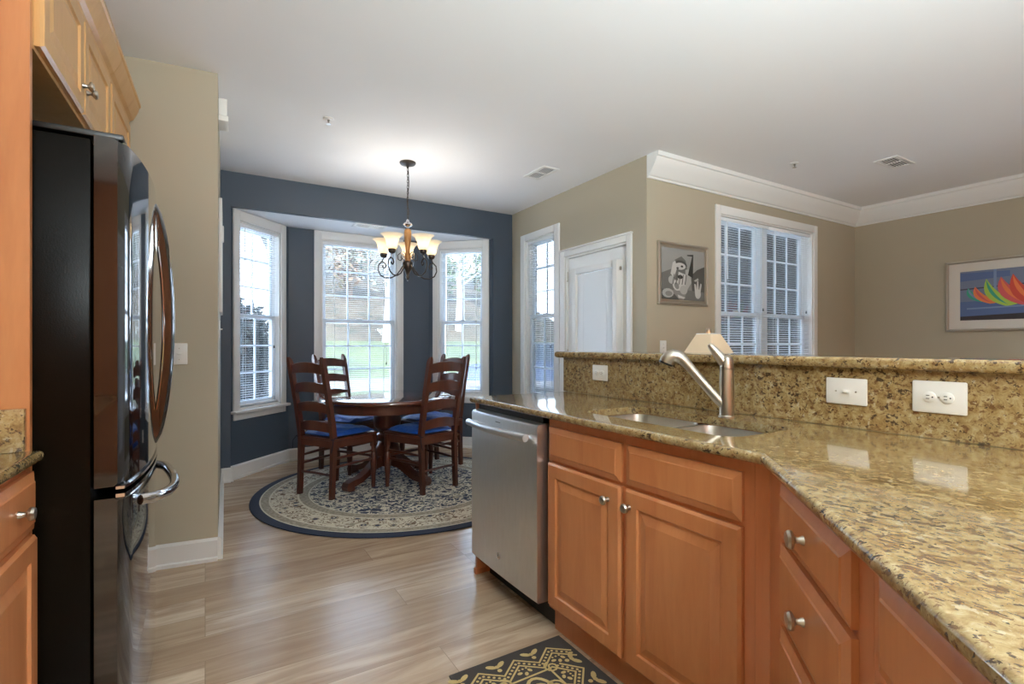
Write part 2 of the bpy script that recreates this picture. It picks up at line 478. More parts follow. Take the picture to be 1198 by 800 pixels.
def along(p, rz, d): return (p[0]+math.cos(rz)*d, p[1]+math.sin(rz)*d, 0)
wl = LA-.22
pL = along(BAY[0], PI/4, .095+wl/2)
window('window_1', wl, ZS, ZT, 1.445, 2, pL, PI/4, cas=.072)
blind('white slat blind in the left angled bay window, dark shrub behind it', wl-.03, ZS+.03, ZT-.012, pL, PI/4)
pC = ((CX0+CX1)/2, 5.587, 0)
window('window_2', CX1-CX0, ZS, ZT, 1.435, 3, pC, 0, cas=.075)
blind('white slat blind in the wide middle bay window behind the dining table', CX1-CX0-.03, ZS+.03, ZT-.012, pC, 0, hang=.36)
pR = along(BAY[2], -PI/4, .125+wl/2)
window('window_3', wl, ZS, ZT, 1.44, 2, pR, -PI/4, cas=.072)
blind('white slat blind in the right angled bay window, green lawn behind it', wl-.03, ZS+.03, ZT-.012, pR, -PI/4, hang=.3)
pW = (PD[0]+math.cos(RD)*(WH[0]+WH[1])/2, PD[1]+math.sin(RD)*(WH[0]+WH[1])/2, 0)
window('window_4', WH[1]-WH[0], ZS, 2.32, 1.485, 2, pW, RD, cas=.09, top_cas=.07)
blind('white slat blind in the narrow window beside the white door', WH[1]-WH[0]-.03, ZS+.03, 2.308, pW, RD, tilt=-4)
pV = ((LH[0]+LH[1])/2+XD, YW, 0)
window('window_5', LH[1]-LH[0], ZS, 2.335, 1.465, 3, pV, 0, units=2, cas=.066, top_cas=.075, depth=.13)
blind('white slat blind in the left half of the twin window above the bar', .725, ZS+.03, 2.32, (pV[0]-.367, YW, 0), 0, hang=.9, tilt=13)
blind('white slat blind in the right half of the twin window above the bar', .725, ZS+.03, 2.32, (pV[0]+.367, YW, 0), 0, hang=.9, tilt=13)

# glazed door
pDoor = (PD[0]+math.cos(RD)*(DH[0]+DH[1])/2, PD[1]+math.sin(RD)*(DH[0]+DH[1])/2, 0)
D = sroot('door_1', pDoor, RD)
dw = DH[1]-DH[0]
b = MB()
for a, c in ((-dw/2-.075, -dw/2), (dw/2, dw/2+.06)): b.box((a, -.02, 0), (c, 0, 2.09), .005)
b.box((-dw/2, -.02, 2.035), (dw/2, 0, 2.09), .005)
b.box((-dw/2-.08, -.026, 2.0902), (dw/2+.065, 0, 2.108), .004)
b.build('door_casing', 'white_trim', D)
b = MB(); b.box((-dw/2, 0, 0), (-dw/2+.018, .12, 2.035)); b.box((dw/2-.018, 0, 0), (dw/2, .12, 2.035)); b.box((-dw/2+.018, 0, 2.017), (dw/2-.018, .12, 2.035))
b.build('door_jamb', 'white_trim', D, smooth=False)
x0, x1 = -dw/2+.021, dw/2-.021
gx0, gx1, gz0, gz1 = x0+.15, x1-.15, .28, 1.86
b = MB()
b.box((x0, .02, .012), (gx0, .062, 2.014)); b.box((gx1, .02, .012), (x1, .062, 2.014)); b.box((gx0, .02, .012), (gx1, .062, gz0)); b.box((gx0, .02, gz1), (gx1, .062, 2.014))
S = b.build('door_slab', 'white_trim', D, smooth=False)
MB().box((gx0, .04, gz0), (gx1, .043, gz1)).build('pane', 'pane', S, smooth=False)
for zz in (.3, 1.05, 1.80):
    MB().lathe([(.008, 0), (.008, .09)], 10, (x0-.008, .012, zz)).build('hinge', 'nickel', D)
MB().lathe([(.004, -.07), (.004, 0), (.008, .0), (.008, .012)], 8, (x0-.012, .008, 1.80), axis='x').build('hinge_stop', 'nickel', D)
b = MB(); b.lathe([(.028, 0), (.028, -.008), (.011, -.01), (.011, -.04), (.026, -.05), (.028, -.062), (.016, -.075)], 16, (x1-.06, .02, .95), axis='y')
b.build('door_knob', 'nickel', D)
# boxed blind mounted on the door
T = thing('door_blind', 'white framed slat blind mounted on the glazed door', 'blind', pDoor, RD)
bx0, bx1, bz0, bz1 = gx0-.025, gx1+.09, .24, 1.90
b = MB()
b.box((bx0, -.03, bz0), (bx0+.05, .02, bz1), .003); b.box((bx1-.055, -.05, bz0), (bx1, .02, bz1), .003)
b.box((bx0+.05, -.03, bz1-.055), (bx1-.055, .02, bz1), .003); b.box((bx0+.05, -.03, bz0), (bx1-.055, .02, bz0+.05), .003)
b.build('blind_frame', 'white_trim', T)
b = MB(); z = bz1-.06
while z > bz0+.06:
    b.rings([[(bx0+.05, -.008, z-.017), (bx0+.05, -.003, z), (bx0+.05, -.001, z), (bx0+.05, -.006, z-.017)], [(bx1-.055, -.008, z-.017), (bx1-.055, -.003, z), (bx1-.055, -.001, z), (bx1-.055, -.006, z-.017)]]); z -= .016
b.build('slats', 'slat', T, smooth=False)
b = MB()
for f in (.18, .78): b.box((bx0+.05+(bx1-bx0-.105)*f-.004, -.0095, bz0+.05), (bx0+.05+(bx1-bx0-.105)*f+.004, -.0085, bz1-.055))
b.build('ladder_tape', 'slat', T, smooth=False)
b = MB(); b.box((bx1, -.02, bz1-.09), (bx1+.012, .0, bz1-.06), .003); b.build('tilt_knob', 'nickel', T)

# ------------------------------------------------------------------ cabinets (local: x right, y into the cabinet, z up)
DOORP = [(0, 0), (0, .012), (.008, .02), (.054, .02), (.058, .013), (.066, .012), (.094, .019)]
DRAWP = [(0, 0), (0, .011), (.005, .013), (.02, .0175), (.023, .02)]
def knob(parent, x, z, y=-.02, r=.016, m='nickel'):
    b = MB(); b.lathe([(.009, 0), (.0085, -.003), (.006, -.008), (.006, -.014), (r*.95, -.020), (r, -.025), (r*.8, -.030), (.004, -.032)], 18, (x, y, z), axis='y')
    return b.build('knob', m, parent)
def door(parent, x0, x1, z0, z1, kx=None, kz=None, m='maple', prof=DOORP, name='door'):
    d = MB().panel(x0, z0, x1, z1, prof).build(name, m, parent, angle=12)
    if kx is not None: knob(d, kx, kz)
    return d

XF = 1.222   # face frame of the peninsula run
# sink base cabinet
S = thing('base_cabinet', 'sink base cabinet with two raised panel doors under the sink', 'cabinet', (XF, 1.72, 0), -PI/2, 'base cabinets of the peninsula')
b = MB(); wd = 1.72-.80
b.box((0, 0, .10), (wd, .02, .882)); b.box((0, .02, .10), (.018, .56, .882)); b.box((wd-.018, .02, .10), (wd, .56, .882)); b.box((.018, .02, .10), (wd-.018, .56, .118)); b.box((.018, .545, .118), (wd-.018, .56, .882))
b.build('body', 'maple_frame', S, smooth=False)
MB().box((0, .03, 0), (wd, .05, .10)).build('toe_kick', 'maple_frame', S, smooth=False)
door(S, .012, .437, .118, .702, .437-.077+.02, .645)
door(S, .462, .890, .118, .702, .462+.022, .645)
door(S, .012, .437, .716, .848, m='maple', prof=DRAWP, name='drawer_front')
door(S, .462, .890, .716, .848, m='maple', prof=DRAWP, name='drawer_front')
# corner filler between sink base and angled run: a thing of its own
b = MB(); b.box((0, 0, .10), (.04, .018, .882)); b.box((0, .035, 0), (.04, .05, .1))
o = b.build('corner_filler', 'maple_frame', smooth=False); o.location = (XF, .799, 0); o.rotation_euler = (0, 0, -PI/2)
tag(o, 'plain vertical wood filler strip between sink doors and angled drawers', 'filler')
# angled run: x - y = DK on its face frame
DK = .463
dg = (XF, XF-DK)
def diag(s): return (dg[0]-s*math.sqrt(.5), dg[1]-s*math.sqrt(.5), 0)
A = thing('base_cabinet', 'angled base cabinet with a stack of three drawers', 'cabinet', diag(0), -.75*PI, 'base cabinets of the peninsula')
aw = .58
b = MB(); b.box((0, 0, .10), (aw, .02, .882)); b.box((aw-.018, .02, .10), (aw, .5, .882)); b.box((.27, .02, .10), (.288, .3, .882)); b.box((.27, .02, .10), (aw, .3, .118))
b.build('body', 'maple_frame', A, smooth=False)
MB().box((0, .035, 0), (aw, .05, .10)).build('toe_kick', 'maple_frame', A, smooth=False)
for z0, z1 in ((.752, .874), (.566, .738), (.118, .552)):
    d = door(A, .145, .53, z0, z1, prof=DRAWP, name='drawer')
    knob(d, .335, (z0+z1)/2+(.006 if z0 < .7 else 0), r=.018)
A2 = thing('base_cabinet', 'angled base cabinet nearest the camera, right of the drawers', 'cabinet', diag(aw+.001), -.75*PI, 'base cabinets of the peninsula')
b = MB(); bw = .55
b.box((0, 0, .10), (bw, .02, .882)); b.box((0, .02, .10), (.018, .5, .882)); b.box((bw-.018, .02, .1), (bw, .5, .882)); b.box((.018, .02, .10), (bw-.018, .5, .118))
b.build('body', 'maple_frame', A2, smooth=False)
MB().box((0, .035, 0), (bw, .05, .10)).build('toe_kick', 'maple_frame', A2, smooth=False)
door(A2, .040, bw-.03, .745, .874, prof=DRAWP, name='drawer')
door(A2, .040, bw-.03, .118, .73)
# end panel beyond the dishwasher
b = MB(); b.box((XF-.02, 2.332, 0), (1.80, 2.352, .882), .001); b.box((XF-.03, 2.328, 0), (XF+.03, 2.356, .03), .004)
tag(b.build('dishwasher_surround', 'maple_frame'), 'narrow wood end panel left of the dishwasher', 'panel')

# dishwasher
DWT = thing('dishwasher', 'stainless steel dishwasher with a bowed bar handle', 'dishwasher', (XF, 2.325, 0), -PI/2)
ww = .604
b = MB(); b.box((.004, .01, .12), (ww-.016, .56, .878)); b.build('tub', 'dark_plastic', DWT, smooth=False)
b = MB()   # softly bowed door skin
n = 14; rs = []
for i in range(n+1):
    x = .004+(ww-.010)*i/n; bow = .012*(1-((2*i/n)-1)**2)
    rs.append([(x, .008, .118), (x, -.050-bow*.5, .118), (x, -.056-bow*.6, .126), (x, -.056-bow, .5), (x, -.056-bow, .842), (x, -.050-bow, .852), (x, -.02, .856), (x, .008, .856)])
b.rings(rs); b.build('door', 'stainless', DWT, angle=40)
MB().box((.01, -.018, .857), (ww-.02, .01, .88)).build('control_strip', 'dark_plastic', DWT, smooth=False)
b = MB(); pts = []
for i in range(15):
    t = i/14; pts.append((.03+(ww-.075)*t, -.088-.022*math.sin(PI*t), .797))
b.tube(pts, .0165, 14); Hd = b.build('handle', 'stainless', DWT)
for x in (.06, ww-.075): MB().box((x-.012, -.10, .788), (x+.012, -.058, .806), .003).build('handle_post', 'stainless', Hd)
b = MB(); b.lathe([(.013, 0), (.016, -.002), (.016, -.004), (.0135, -.005)], 24, (.30, -.066, .215), axis='y')
B = b.build('badge', 'chrome', DWT)
b = MB()
pts = [(.30+.007*math.cos(a)*(.4+a/9), -.0712, .215+.007*math.sin(a)*(.4+a/9)) for a in [k*.45 for k in range(14)]]
b.tube(pts, .0012, 6); b.build('emblem', 'dark_plastic', B)
b = MB(); b.box((.27, -.0685, .826), (.315, -.0665, .829)); b.build('marking', 'dark_plastic', DWT, smooth=False)
MB().box((.01, .045, 0), (ww-.01, .06, .115)).build('toe_kick', 'dark_plastic', DWT, smooth=False)

# ------------------------------------------------------------------ granite worktop with sink cut-out
def offset_poly(poly, d):
    """move every edge of a clockwise-or-counter polygon inwards by d"""
    n = len(poly); area = sum(poly[i][0]*poly[(i+1) % n][1]-poly[(i+1) % n][0]*poly[i][1] for i in range(n))
    sg = 1 if area > 0 else -1; out = []
    for i in range(n):
        p0, p1, p2 = Vector(poly[i-1]), Vector(poly[i]), Vector(poly[(i+1) % n])
        e1 = (p1-p0).normalized(); e2 = (p2-p1).normalized()
        n1 = Vector((-e1.y, e1.x))*sg; n2 = Vector((-e2.y, e2.x))*sg
        k = 1+n1.dot(n2)
        out.append(tuple(p1+(n1+n2)*(d/k)))
    return out
def rrect(x0, y0, x1, y1, r, n=6):
    pts = []
    for cx, cy, a0 in ((x1-r, y1-r, 0), (x0+r, y1-r, 90), (x0+r, y0+r, 180), (x1-r, y0+r, 270)):
        for k in range(n+1):
            a = math.radians(a0+90*k/n); pts.append((cx+r*math.cos(a), cy+r*math.sin(a)))
    return pts
def slab(name, poly, z0, z1, hole=None, r=.014, m='granite', parent=None):
    b = MB(); bm = b.bm; seg = 5
    rs = []
    for k in range(seg+1):
        a = PI/2*k/seg; rs.append((r*(1-math.sin(a)), z0+r*(1-math.cos(a))))
    for k in range(seg+1):
        a = PI/2*k/seg; rs.append((r*(1-math.cos(a)), z1-r*(1-math.sin(a))))
    loops = b.rings([[(*p, z) for p in offset_poly(poly, d)] for d, z in rs], False, False)
    if hole is None:
        bm.faces.new(loops[0]); bm.faces.new(loops[-1])
    else:
        hb = [bm.verts.new((*p, z0)) for p in hole]; ht = [bm.verts.new((*p, z1)) for p in hole]
        n = len(hole)
        for i in range(n): bm.faces.new((hb[i], hb[(i+1) % n], ht[(i+1) % n], ht[i]))
        for lo, hl in ((loops[0], hb), (loops[-1], ht)):
            es = []
            for L in (lo, hl):
                for i in range(len(L)):
                    e = bm.edges.get((L[i], L[(i+1) % len(L)])) or bm.edges.new((L[i], L[(i+1) % len(L)]))
                    es.append(e)
            bmesh.ops.triangle_fill(bm, use_beauty=True, edges=es)
    return b.build(name, m, parent, angle=30)
ZC0, ZC1 = .884, .914
SINK = (1.305, .925, 1.632, 1.618)
hole = rrect(*SINK, .06)
o = slab('countertop', [(1.178, 2.372), (1.80, 2.372), (1.80, -.35), (.07, -.35), (1.178, .758)], ZC0, ZC1, hole)
tag(o, 'long polished granite worktop of the peninsula around the sink', 'worktop')
# granite splash and raised bar
o = MB().box((1.797, -.35, ZC1), (1.817, 2.385, 1.108)).build('backsplash', 'granite', smooth=False)
tag(o, 'upright granite splash behind the sink holding the outlets', 'backsplash')
struct(MB().box((1.818, -.35, 0), (1.93, 2.385, 1.107)).build('wall_bar', 'beige_paint', smooth=False))
o = slab('bar_top', [(1.767, 2.432), (2.13, 2.432), (2.13, -.35), (1.767, -.35)], 1.109, 1.145)
tag(o, 'raised granite bar top running along the peninsula', 'bar top')

# undermount double sink
sk = thing('sink', 'stainless double bowl sink set under the granite worktop', 'sink', (0, 0, 0))
ydiv = 1.268
for (ya, yb, dp) in ((ydiv+.012, SINK[3]+.004, .20), (SINK[1]-.004, ydiv-.012, .17)):
    b = MB(); xa, xb = SINK[0]-.004, SINK[2]+.004
    zt = .882; zb = zt-dp
    rs = []
    for i, z, rr in ((0, zt, .055), (.004, zt-.03, .055), (.012, zb+.03, .055), (.022, zb+.008, .06), (.045, zb, .06)):
        rs.append([(x, y, z) for x, y in rrect(xa+i, ya+i, xb-i, yb-i, rr)])
    b.rings(rs, False, True)
    o = b.build('bowl', 'sink_steel', sk, angle=60)
    b = MB(); b.lathe([(.045, 0), (.043, .003), (.03, .001), (.028, -.006)], 20, ((xa+xb)/2, (ya+yb)/2, zb+.001)); b.build('drain', 'chrome', o)
b = MB()
b.box((SINK[0]-.004, ydiv-.0125, .858), (SINK[2]+.004, ydiv+.0125, .8815), .004); b.build('divider', 'sink_steel', sk)

# faucet: body, pull-out spout swung over the left bowl, lever handle
fb = (1.668, 1.205)
fa = thing('faucet', 'brushed nickel pull-out faucet with a raised lever handle', 'faucet', (fb[0], fb[1], ZC1), 0)
b = MB(); b.lathe([(.029, 0), (.029, .005), (.026, .008), (.0255, .06), (.026, .13), (.0245, .178), (.0245, .181)], 28); b.build('body', 'nickel', fa)
b = MB(); b.lathe([(.0245, .182), (.024, .205), (.020, .222), (.010, .229)], 28); hb_ = b.build('handle', 'nickel', fa)
b = MB(); dv = Vector((-.42, .50)).normalized()
def fp(r, z): return (dv.x*r, dv.y*r, z)
pts = []; rad = []
for t, z, rr in ((.0, .200, .020), (.02, .216, .0205), (.045, .238, .018), (.07, .258, .015), (.09, .273, .012), (.10, .280, .007)):
    pts.append(fp(t*.62, z-.008)); rad.append(rr)
b.tube(pts, rad, 12); b.build('lever', 'nickel', hb_)
b = MB(); pts = [fp(.0, .035), fp(.031, .066), fp(.07, .112), fp(.108, .157), fp(.135, .19), fp(.151, .208), fp(.164, .219)]
b.tube(pts, [.019, .0185, .0175, .017, .0175, .02, .022], 16); sp = b.build('spout', 'nickel', fa)
b = MB(); pts = [fp(.161, .217), fp(.174, .225), fp(.189, .227), fp(.204, .220), fp(.214, .208), fp(.219, .198)]
b.tube(pts, [.022, .0245, .027, .028, .028, .026], 16); b.build('spray_head', 'nickel', sp)
b = MB(); b.tube([fp(.217, .202), fp(.220, .195)], [.028, .0265], 16); b.build('spray_ring', 'dark_plastic', sp)

# ------------------------------------------------------------------ outlets and switches
def plate(name, label, loc, rz, w, h, kind, group=None):
    T = thing(name, label, 'switch' if 'switch' in name else 'outlet', loc, rz, group)
    MB().box((-w/2, -.007, -h/2), (w/2, 0, h/2), .004).build('cover_plate', 'white_plastic', T)
    if kind == 'outlet':
        for s in (-1, 1):
            b = MB(); b.lathe([(.0155, -.0068), (.0155, -.0105), (.014, -.0115)], 22, (s*.0205, 0, 0), axis='y'); O = b.build('receptacle', 'white_plastic', T)
            b = MB(); b.box((s*.0205-.001-.006, -.0122, .0035), (s*.0205-.001+.002, -.0113, .0055)); b.box((s*.0205-.001-.006, -.0122, -.0055), (s*.0205+.001, -.0113, -.0035)); b.lathe([(.0022, -.0113), (.0022, -.0122)], 8, (s*.0205+.008, 0, 0), axis='y')
            b.build('slots', 'dark_plastic', O, smooth=False)
        MB().lathe([(.003, -.0068), (.0025, -.0085)], 8, (0, 0, 0), axis='y').build('screw', 'nickel', T)
    else:
        L = MB(); L.box((-.012, -.0085, -.006), (.012, -.006, .006), .001); L.box((-.006, -.020, -.004), (.006, -.008, .004), .002, mtx=Matrix.Rotation(.25, 4, 'Z') if kind == 'side' else None)
        L.build('toggle', 'white_plastic', T)
        for s in (-1, 1):
            MB().lathe([(.003, -.0068), (.0025, -.0085)], 8, (s*.03 if kind == 'side' else 0, 0, 0 if kind == 'side' else s*.03), axis='y').build('screw', 'nickel', T)
    return T
G1 = 'white cover plates on the granite splash'
plate('wall_outlet', 'small white outlet on the granite splash, farthest left', (1.797, 2.06, 1.035), -PI/2, .118, .082, 'outlet', G1)
plate('wall_switch', 'white toggle switch plate on the granite splash', (1.797, .852, 1.032), -PI/2, .124, .086, 'side', G1)
plate('wall_outlet', 'large white double outlet at right end of the granite splash', (1.797, .607, 1.034), -PI/2, .127, .092, 'outlet', G1)
plate('wall_switch', 'white switch plate on beige wall beside the refrigerator handle', (-.118, 3.249, 1.135), -.12, .075, .115, 'up')
plate('wall_switch', 'white switch plate on beige wall left of the lamp', (3.16, YW, 1.16), 0, .072, .115, 'up')

plate('wall_outlet', 'white outlet low on the blue bay wall behind the left chair', (.857, 5.587, .345), 0, .07, .115, 'outlet')

# ------------------------------------------------------------------ left run, turned a degree and a half
RL = PI/2-.028
LP = (-.385, 1.775)
def lp(s, d=0.0):      # s along the run (towards the bay), d outwards into the aisle
    ux, uy = math.cos(RL), math.sin(RL)
    return (LP[0]+ux*s+uy*d, LP[1]+uy*s-ux*d, 0)
# tall side panel of the refrigerator niche
o = MB().box((-.02, 0, 0), (0, .62, 2.33)).build('refrigerator_enclosure', 'maple', smooth=False); o.location = lp(0); o.rotation_euler = (0, 0, RL)
tag(o, 'tall wood panel between left worktop and refrigerator', 'panel')
# upper cabinets above the refrigerator
def upper(label, s, w, doors, knobs):
    T = thing('upper_cabinet', label, 'cabinet', lp(s), RL, 'upper cabinets over the refrigerator')
    z0, z1 = 1.958, 2.33
    b = MB(); b.box((0, .02, z0), (w, .60, z0+.018)); b.box((0, .02, z1-.018), (w, .6, z1)); b.box((0, .02, z0+.018), (.018, .6, z1-.018)); b.box((w-.018, .02, z0+.018), (w, .6, z1-.018)); b.box((.018, .582, z0+.018), (w-.018, .6, z1-.018)); b.box((0, .0, z0), (w, .02, z1))
    b.build('body', 'maple_lit', T, smooth=False)
    for (a, c), k in zip(doors, knobs):
        door(T, a, c, z0+.012, z1-.03, k, z0+.10, m='maple_lit')
    pr = [(0, 2.31), (.012, 2.31), (.016, 2.325), (.03, 2.335), (.05, 2.375), (.056, 2.40), (.062, 2.405), (.062, 2.42), (0, 2.42)]
    MB().rings([[(0, -d, z) for d, z in pr], [(w, -d, z) for d, z in pr]]).__class__
    b = MB(); b.rings([[(0, -d+.001, z) for d, z in pr], [(w, -d+.001, z) for d, z in pr]]); b.build('crown', 'maple_lit', T, angle=20)
    return T
upper('wood upper cabinet with two doors over the refrigerator', 0.002, .93, [(.01, .462), (.468, .92)], [.435, .495])
upper('wood upper cabinet with a single door beside the beige wall', .934, .52, [(.012, .508)], [None])

# base cabinet with worktop at the far left
LB = thing('base_cabinet', 'left base cabinet with a drawer, beside the refrigerator panel', 'cabinet', lp(-.48), RL)
b = MB(); b.box((0, 0, .10), (.458, .02, .882)); b.box((0, .02, .10), (.018, .6, .882)); b.box((.44, .02, .10), (.458, .6, .882)); b.box((.018, .02, .10), (.44, .6, .118)); b.box((.018, .58, .118), (.44, .6, .882)); b.build('body', 'maple_frame', LB, smooth=False)
MB().box((0, .06, 0), (.458, .075, .10)).build('toe_kick', 'maple_frame', LB, smooth=False)
d = door(LB, .02, .447, .715, .862, prof=DRAWP, name='drawer'); knob(d, .30, .79)
d = door(LB, .02, .447, .118, .70); knob(d, .06, .645)
pts = [lp(-.022, .028)[:2], lp(-.022, -.62)[:2], lp(-1.6, -.62)[:2], lp(-1.6, .028)[:2]]
tag(slab('countertop', pts, ZC0, ZC1), 'short granite worktop at far left edge, beside the refrigerator', 'worktop')
o = MB().box((-.045, .005, ZC1), (-.021, .60, 1.022), .002).build('side_splash', 'granite'); o.location = lp(0); o.rotation_euler = (0, 0, RL)
tag(o, 'small granite side splash standing on the left worktop', 'backsplash')

# ------------------------------------------------------------------ refrigerator
FY0 = 1.80
FR = thing('refrigerator', 'glossy black refrigerator with bottom freezer drawer and bow handles', 'refrigerator', (-.27, FY0, 0), PI/2)
fw = .872; fd = .62
MB().box((0, 0, .02), (fw, fd, 1.755), .006).build('body', 'black_side', FR)
def bow_door(name, z0, z1, m='black_gloss', y_in=-.006, bulge=.042, th=.070):
    b = MB(); n = 24; rs = []
    for i in range(n+1):
        t = i/n; x = .003+(fw-.006)*t
        u = 2*t-1; f = (1-u*u)**.8 if abs(u) < 1 else 0
        yo = -th-bulge*f
        if i in (0, n): yo = -th+.012
        e = .008
        rs.append([(x, y_in, z0), (x, yo+e, z0), (x, yo, z0+e), (x, yo, z1-e), (x, yo+e, z1), (x, y_in, z1)])
    b.rings(rs); return b.build(name, m, FR, angle=30)
fdoor = bow_door('door', .785, 1.768)
fdraw = bow_door('freezer_drawer', .06, .752)
MB().box((.02, .02, .0), (fw-.02, fd-.02, .055)).build('base_grille', 'dark_plastic', FR, smooth=False)
def trim(name, z, dz, parent):
    b = MB(); n = 24; rs = []
    for i in range(n+1):
        t = i/n; x = .003+(fw-.006)*t; u = 2*t-1; f = (1-u*u)**.8 if abs(u) < 1 else 0
        yo = -.074-.042*f
        rs.append([(x, yo+.02, z), (x, yo, z), (x, yo, z+dz), (x, yo+.02, z+dz)])
    b.rings(rs); return b.build(name, 'chrome', parent, angle=30)
trim('chrome_trim', .753, .010, fdraw); trim('chrome_trim', .776, .008, fdoor)
# vertical bow handle near the far edge of the door
def yfront(x): u = 2*x/fw-1; return -.070-.042*max(0, 1-u*u)**.8
hx = .55; y0 = yfront(hx)
b = MB(); rs = []; N = 28
for i in range(N+1):
    t = i/N; z = .815+.90*t; s = math.sin(PI*t)**.6 if 0 < t < 1 else 0
    out = .004+.056*s; inn = out-.036 if .10 < t < .9 else .0
    if .06 < t <= .10 or .9 <= t < .94: inn = 0
    if t <= .16: inn = min(out-.036, (out-.036)*max(0, (t-.09)/.07)) if t > .09 else -.0
    if t >= .80: inn = min(out-.036, (out-.036)*max(0, (.91-t)/.11)) if t < .91 else -.0
    inn = max(inn, -.004)
    rs.append([(hx-.030, y0-inn+.004, z), (hx-.030, y0-out+.010, z), (hx-.018, y0-out, z), (hx+.018, y0-out, z), (hx+.030, y0-out+.010, z), (hx+.030, y0-inn+.004, z)])
b.rings(rs); hd = b.build('handle', 'black_gloss', fdoor, angle=40)
b = MB(); pts = []
for i in range(21):
    t = .14+.68*i/20; z = .815+.90*t; out = .004+.056*math.sin(PI*t)**.6
    pts.append((hx-.032, y0-out+.034, z))
b.tube(pts, .004, 8); b.build('chrome_inlay', 'chrome', hd)
# freezer bar handle
b = MB(); pts = []
for i in range(17):
    t = i/16; x = .16+.56*t; pts.append((x, yfront(x)-.010-.050*math.sin(PI*t)**.6 if 0 < t < 1 else yfront(x)+.004, .700-.025*math.sin(PI*t)))
b.tube(pts, .017, 14); b.build('handle', 'chrome', fdraw)
b = MB(); b.box((.02, -.07, 1.769), (.10, .18, 1.786), .004); b.build('hinge_cover', 'dark_plastic', FR)
MB().lathe([(.006, -.07), (.007, -.076)], 12, (.05, 0, .66), axis='y').build('lock_screw', 'nickel', fdraw)

# ------------------------------------------------------------------ small things on the nook side wall
o = thing('door_chime', 'grey and white chime box high on the nook wall near the ceiling', 'chime', (fx(3.52), 3.52, 2.565), PI/2-.031+PI)
o.rotation_euler = (0, 0, -PI/2-.031+PI)
MB().box((-.085, -.045, -.03), (.085, 0, .07), .006).build('cover', 'white_plastic', o)
MB().box((-.088, -.052, -.062), (.088, 0, -.031), .004).build('base', 'white_plastic', o)
o = MB().box((-.03, -.025, -.06), (.03, 0, .06), .006).build('thermostat', 'white_plastic'); o.location = (fx(4.42), 4.42, 2.02); o.rotation_euler = (0, 0, PI/2-.031)
tag(o, 'small white thermostat high on the nook side wall', 'thermostat')
o = thing('wall_board', 'narrow white framed board hanging on the nook side wall', 'board', (fx(3.9), 3.9, 1.75), PI/2-.031)
MB().box((-.22, -.018, -.36), (.22, 0, .36), .004).build('frame', 'white_trim', o)
plate('wall_switch', 'white switch plate low on the nook side wall, seen edge on', (fx(3.62), 3.62, 1.28), PI/2-.031, .075, .115, 'up')

# ------------------------------------------------------------------ ceiling fittings
def vent(label, loc, rz, w=.32, d=.17):
    T = thing('ceiling_vent', label, 'vent', loc, rz, 'white ceiling air vents')
    b = MB()
    b.box((-w/2, -d/2, -.008), (w/2, -d/2+.028, 0), .002); b.box((-w/2, d/2-.028, -.008), (w/2, d/2, 0), .002)
    b.box((-w/2, -d/2+.028, -.008), (-w/2+.028, d/2-.028, 0), .002); b.box((w/2-.028, -d/2+.028, -.008), (w/2, d/2-.028, 0), .002); b.box((-.008, -d/2+.028, -.008), (.008, d/2-.028, 0), .002)
    b.build('frame', 'white_trim', T)
    b = MB(); k = 0; y = -d/2+.034
    while y < d/2-.03:
        b.box((-w/2+.028, y, -.006), (w/2-.028, y+.006, -.0035)); y += .019
    b.build('louvres', 'white_trim', T, smooth=False)
    MB().box((-w/2+.02, -d/2+.02, -.0012), (w/2-.02, d/2-.02, -.0002)).build('duct', 'vent_dark', T, smooth=False)
    return T
vent('white ceiling vent near the top of the beige door wall', (2.50, 3.64, CEIL), PI/2)
vent('white ceiling vent in the living room ceiling, far right', (4.83, 1.93, CEIL), 0)
vent('white vent in the lower bay ceiling behind the chandelier', (1.42, 5.12, BAYZ), 0)
def sprinkler(label, loc):
    T = thing('sprinkler_head', label, 'sprinkler', loc, 0, 'ceiling sprinkler heads')
    MB().lathe([(.034, 0), (.034, -.004), (.02, -.008)], 20).build('escutcheon', 'white_plastic', T)
    b = MB(); b.lathe([(.008, -.006), (.008, -.018), (.004, -.02), (.004, -.034)], 10); b.lathe([(.016, -.034), (.016, -.036)], 12); b.build('nozzle', 'nickel', T)
sprinkler('ceiling sprinkler head left of the chandelier', (.70, 3.50, CEIL))
sprinkler('ceiling sprinkler head in front of the twin window', (4.16, 2.37, CEIL))

# ------------------------------------------------------------------ round rug
RC = (1.415, 4.094)
m = mat('rug_round', rough=.95); g = G(m)
tc = g.node('ShaderNodeTexCoord'); sp_ = g.node('ShaderNodeSeparateXYZ'); g.link(tc.outputs['Object'], sp_.inputs[0])
X, Y = sp_.outputs[0], sp_.outputs[1]
rad = g.math('SQRT', g.math('ADD', g.math('MULTIPLY', X, X), g.math('MULTIPLY', Y, Y)))
ang = g.math('ARCTAN2', Y, X)
cb = g.node('ShaderNodeCombineXYZ'); g.val(cb.inputs[0], g.math('MULTIPLY', ang, .9)); g.val(cb.inputs[1], rad)
navy, cream, taupe, brown = lin(52, 60, 82), lin(208, 202, 184), lin(146, 138, 122), lin(112, 92, 76)
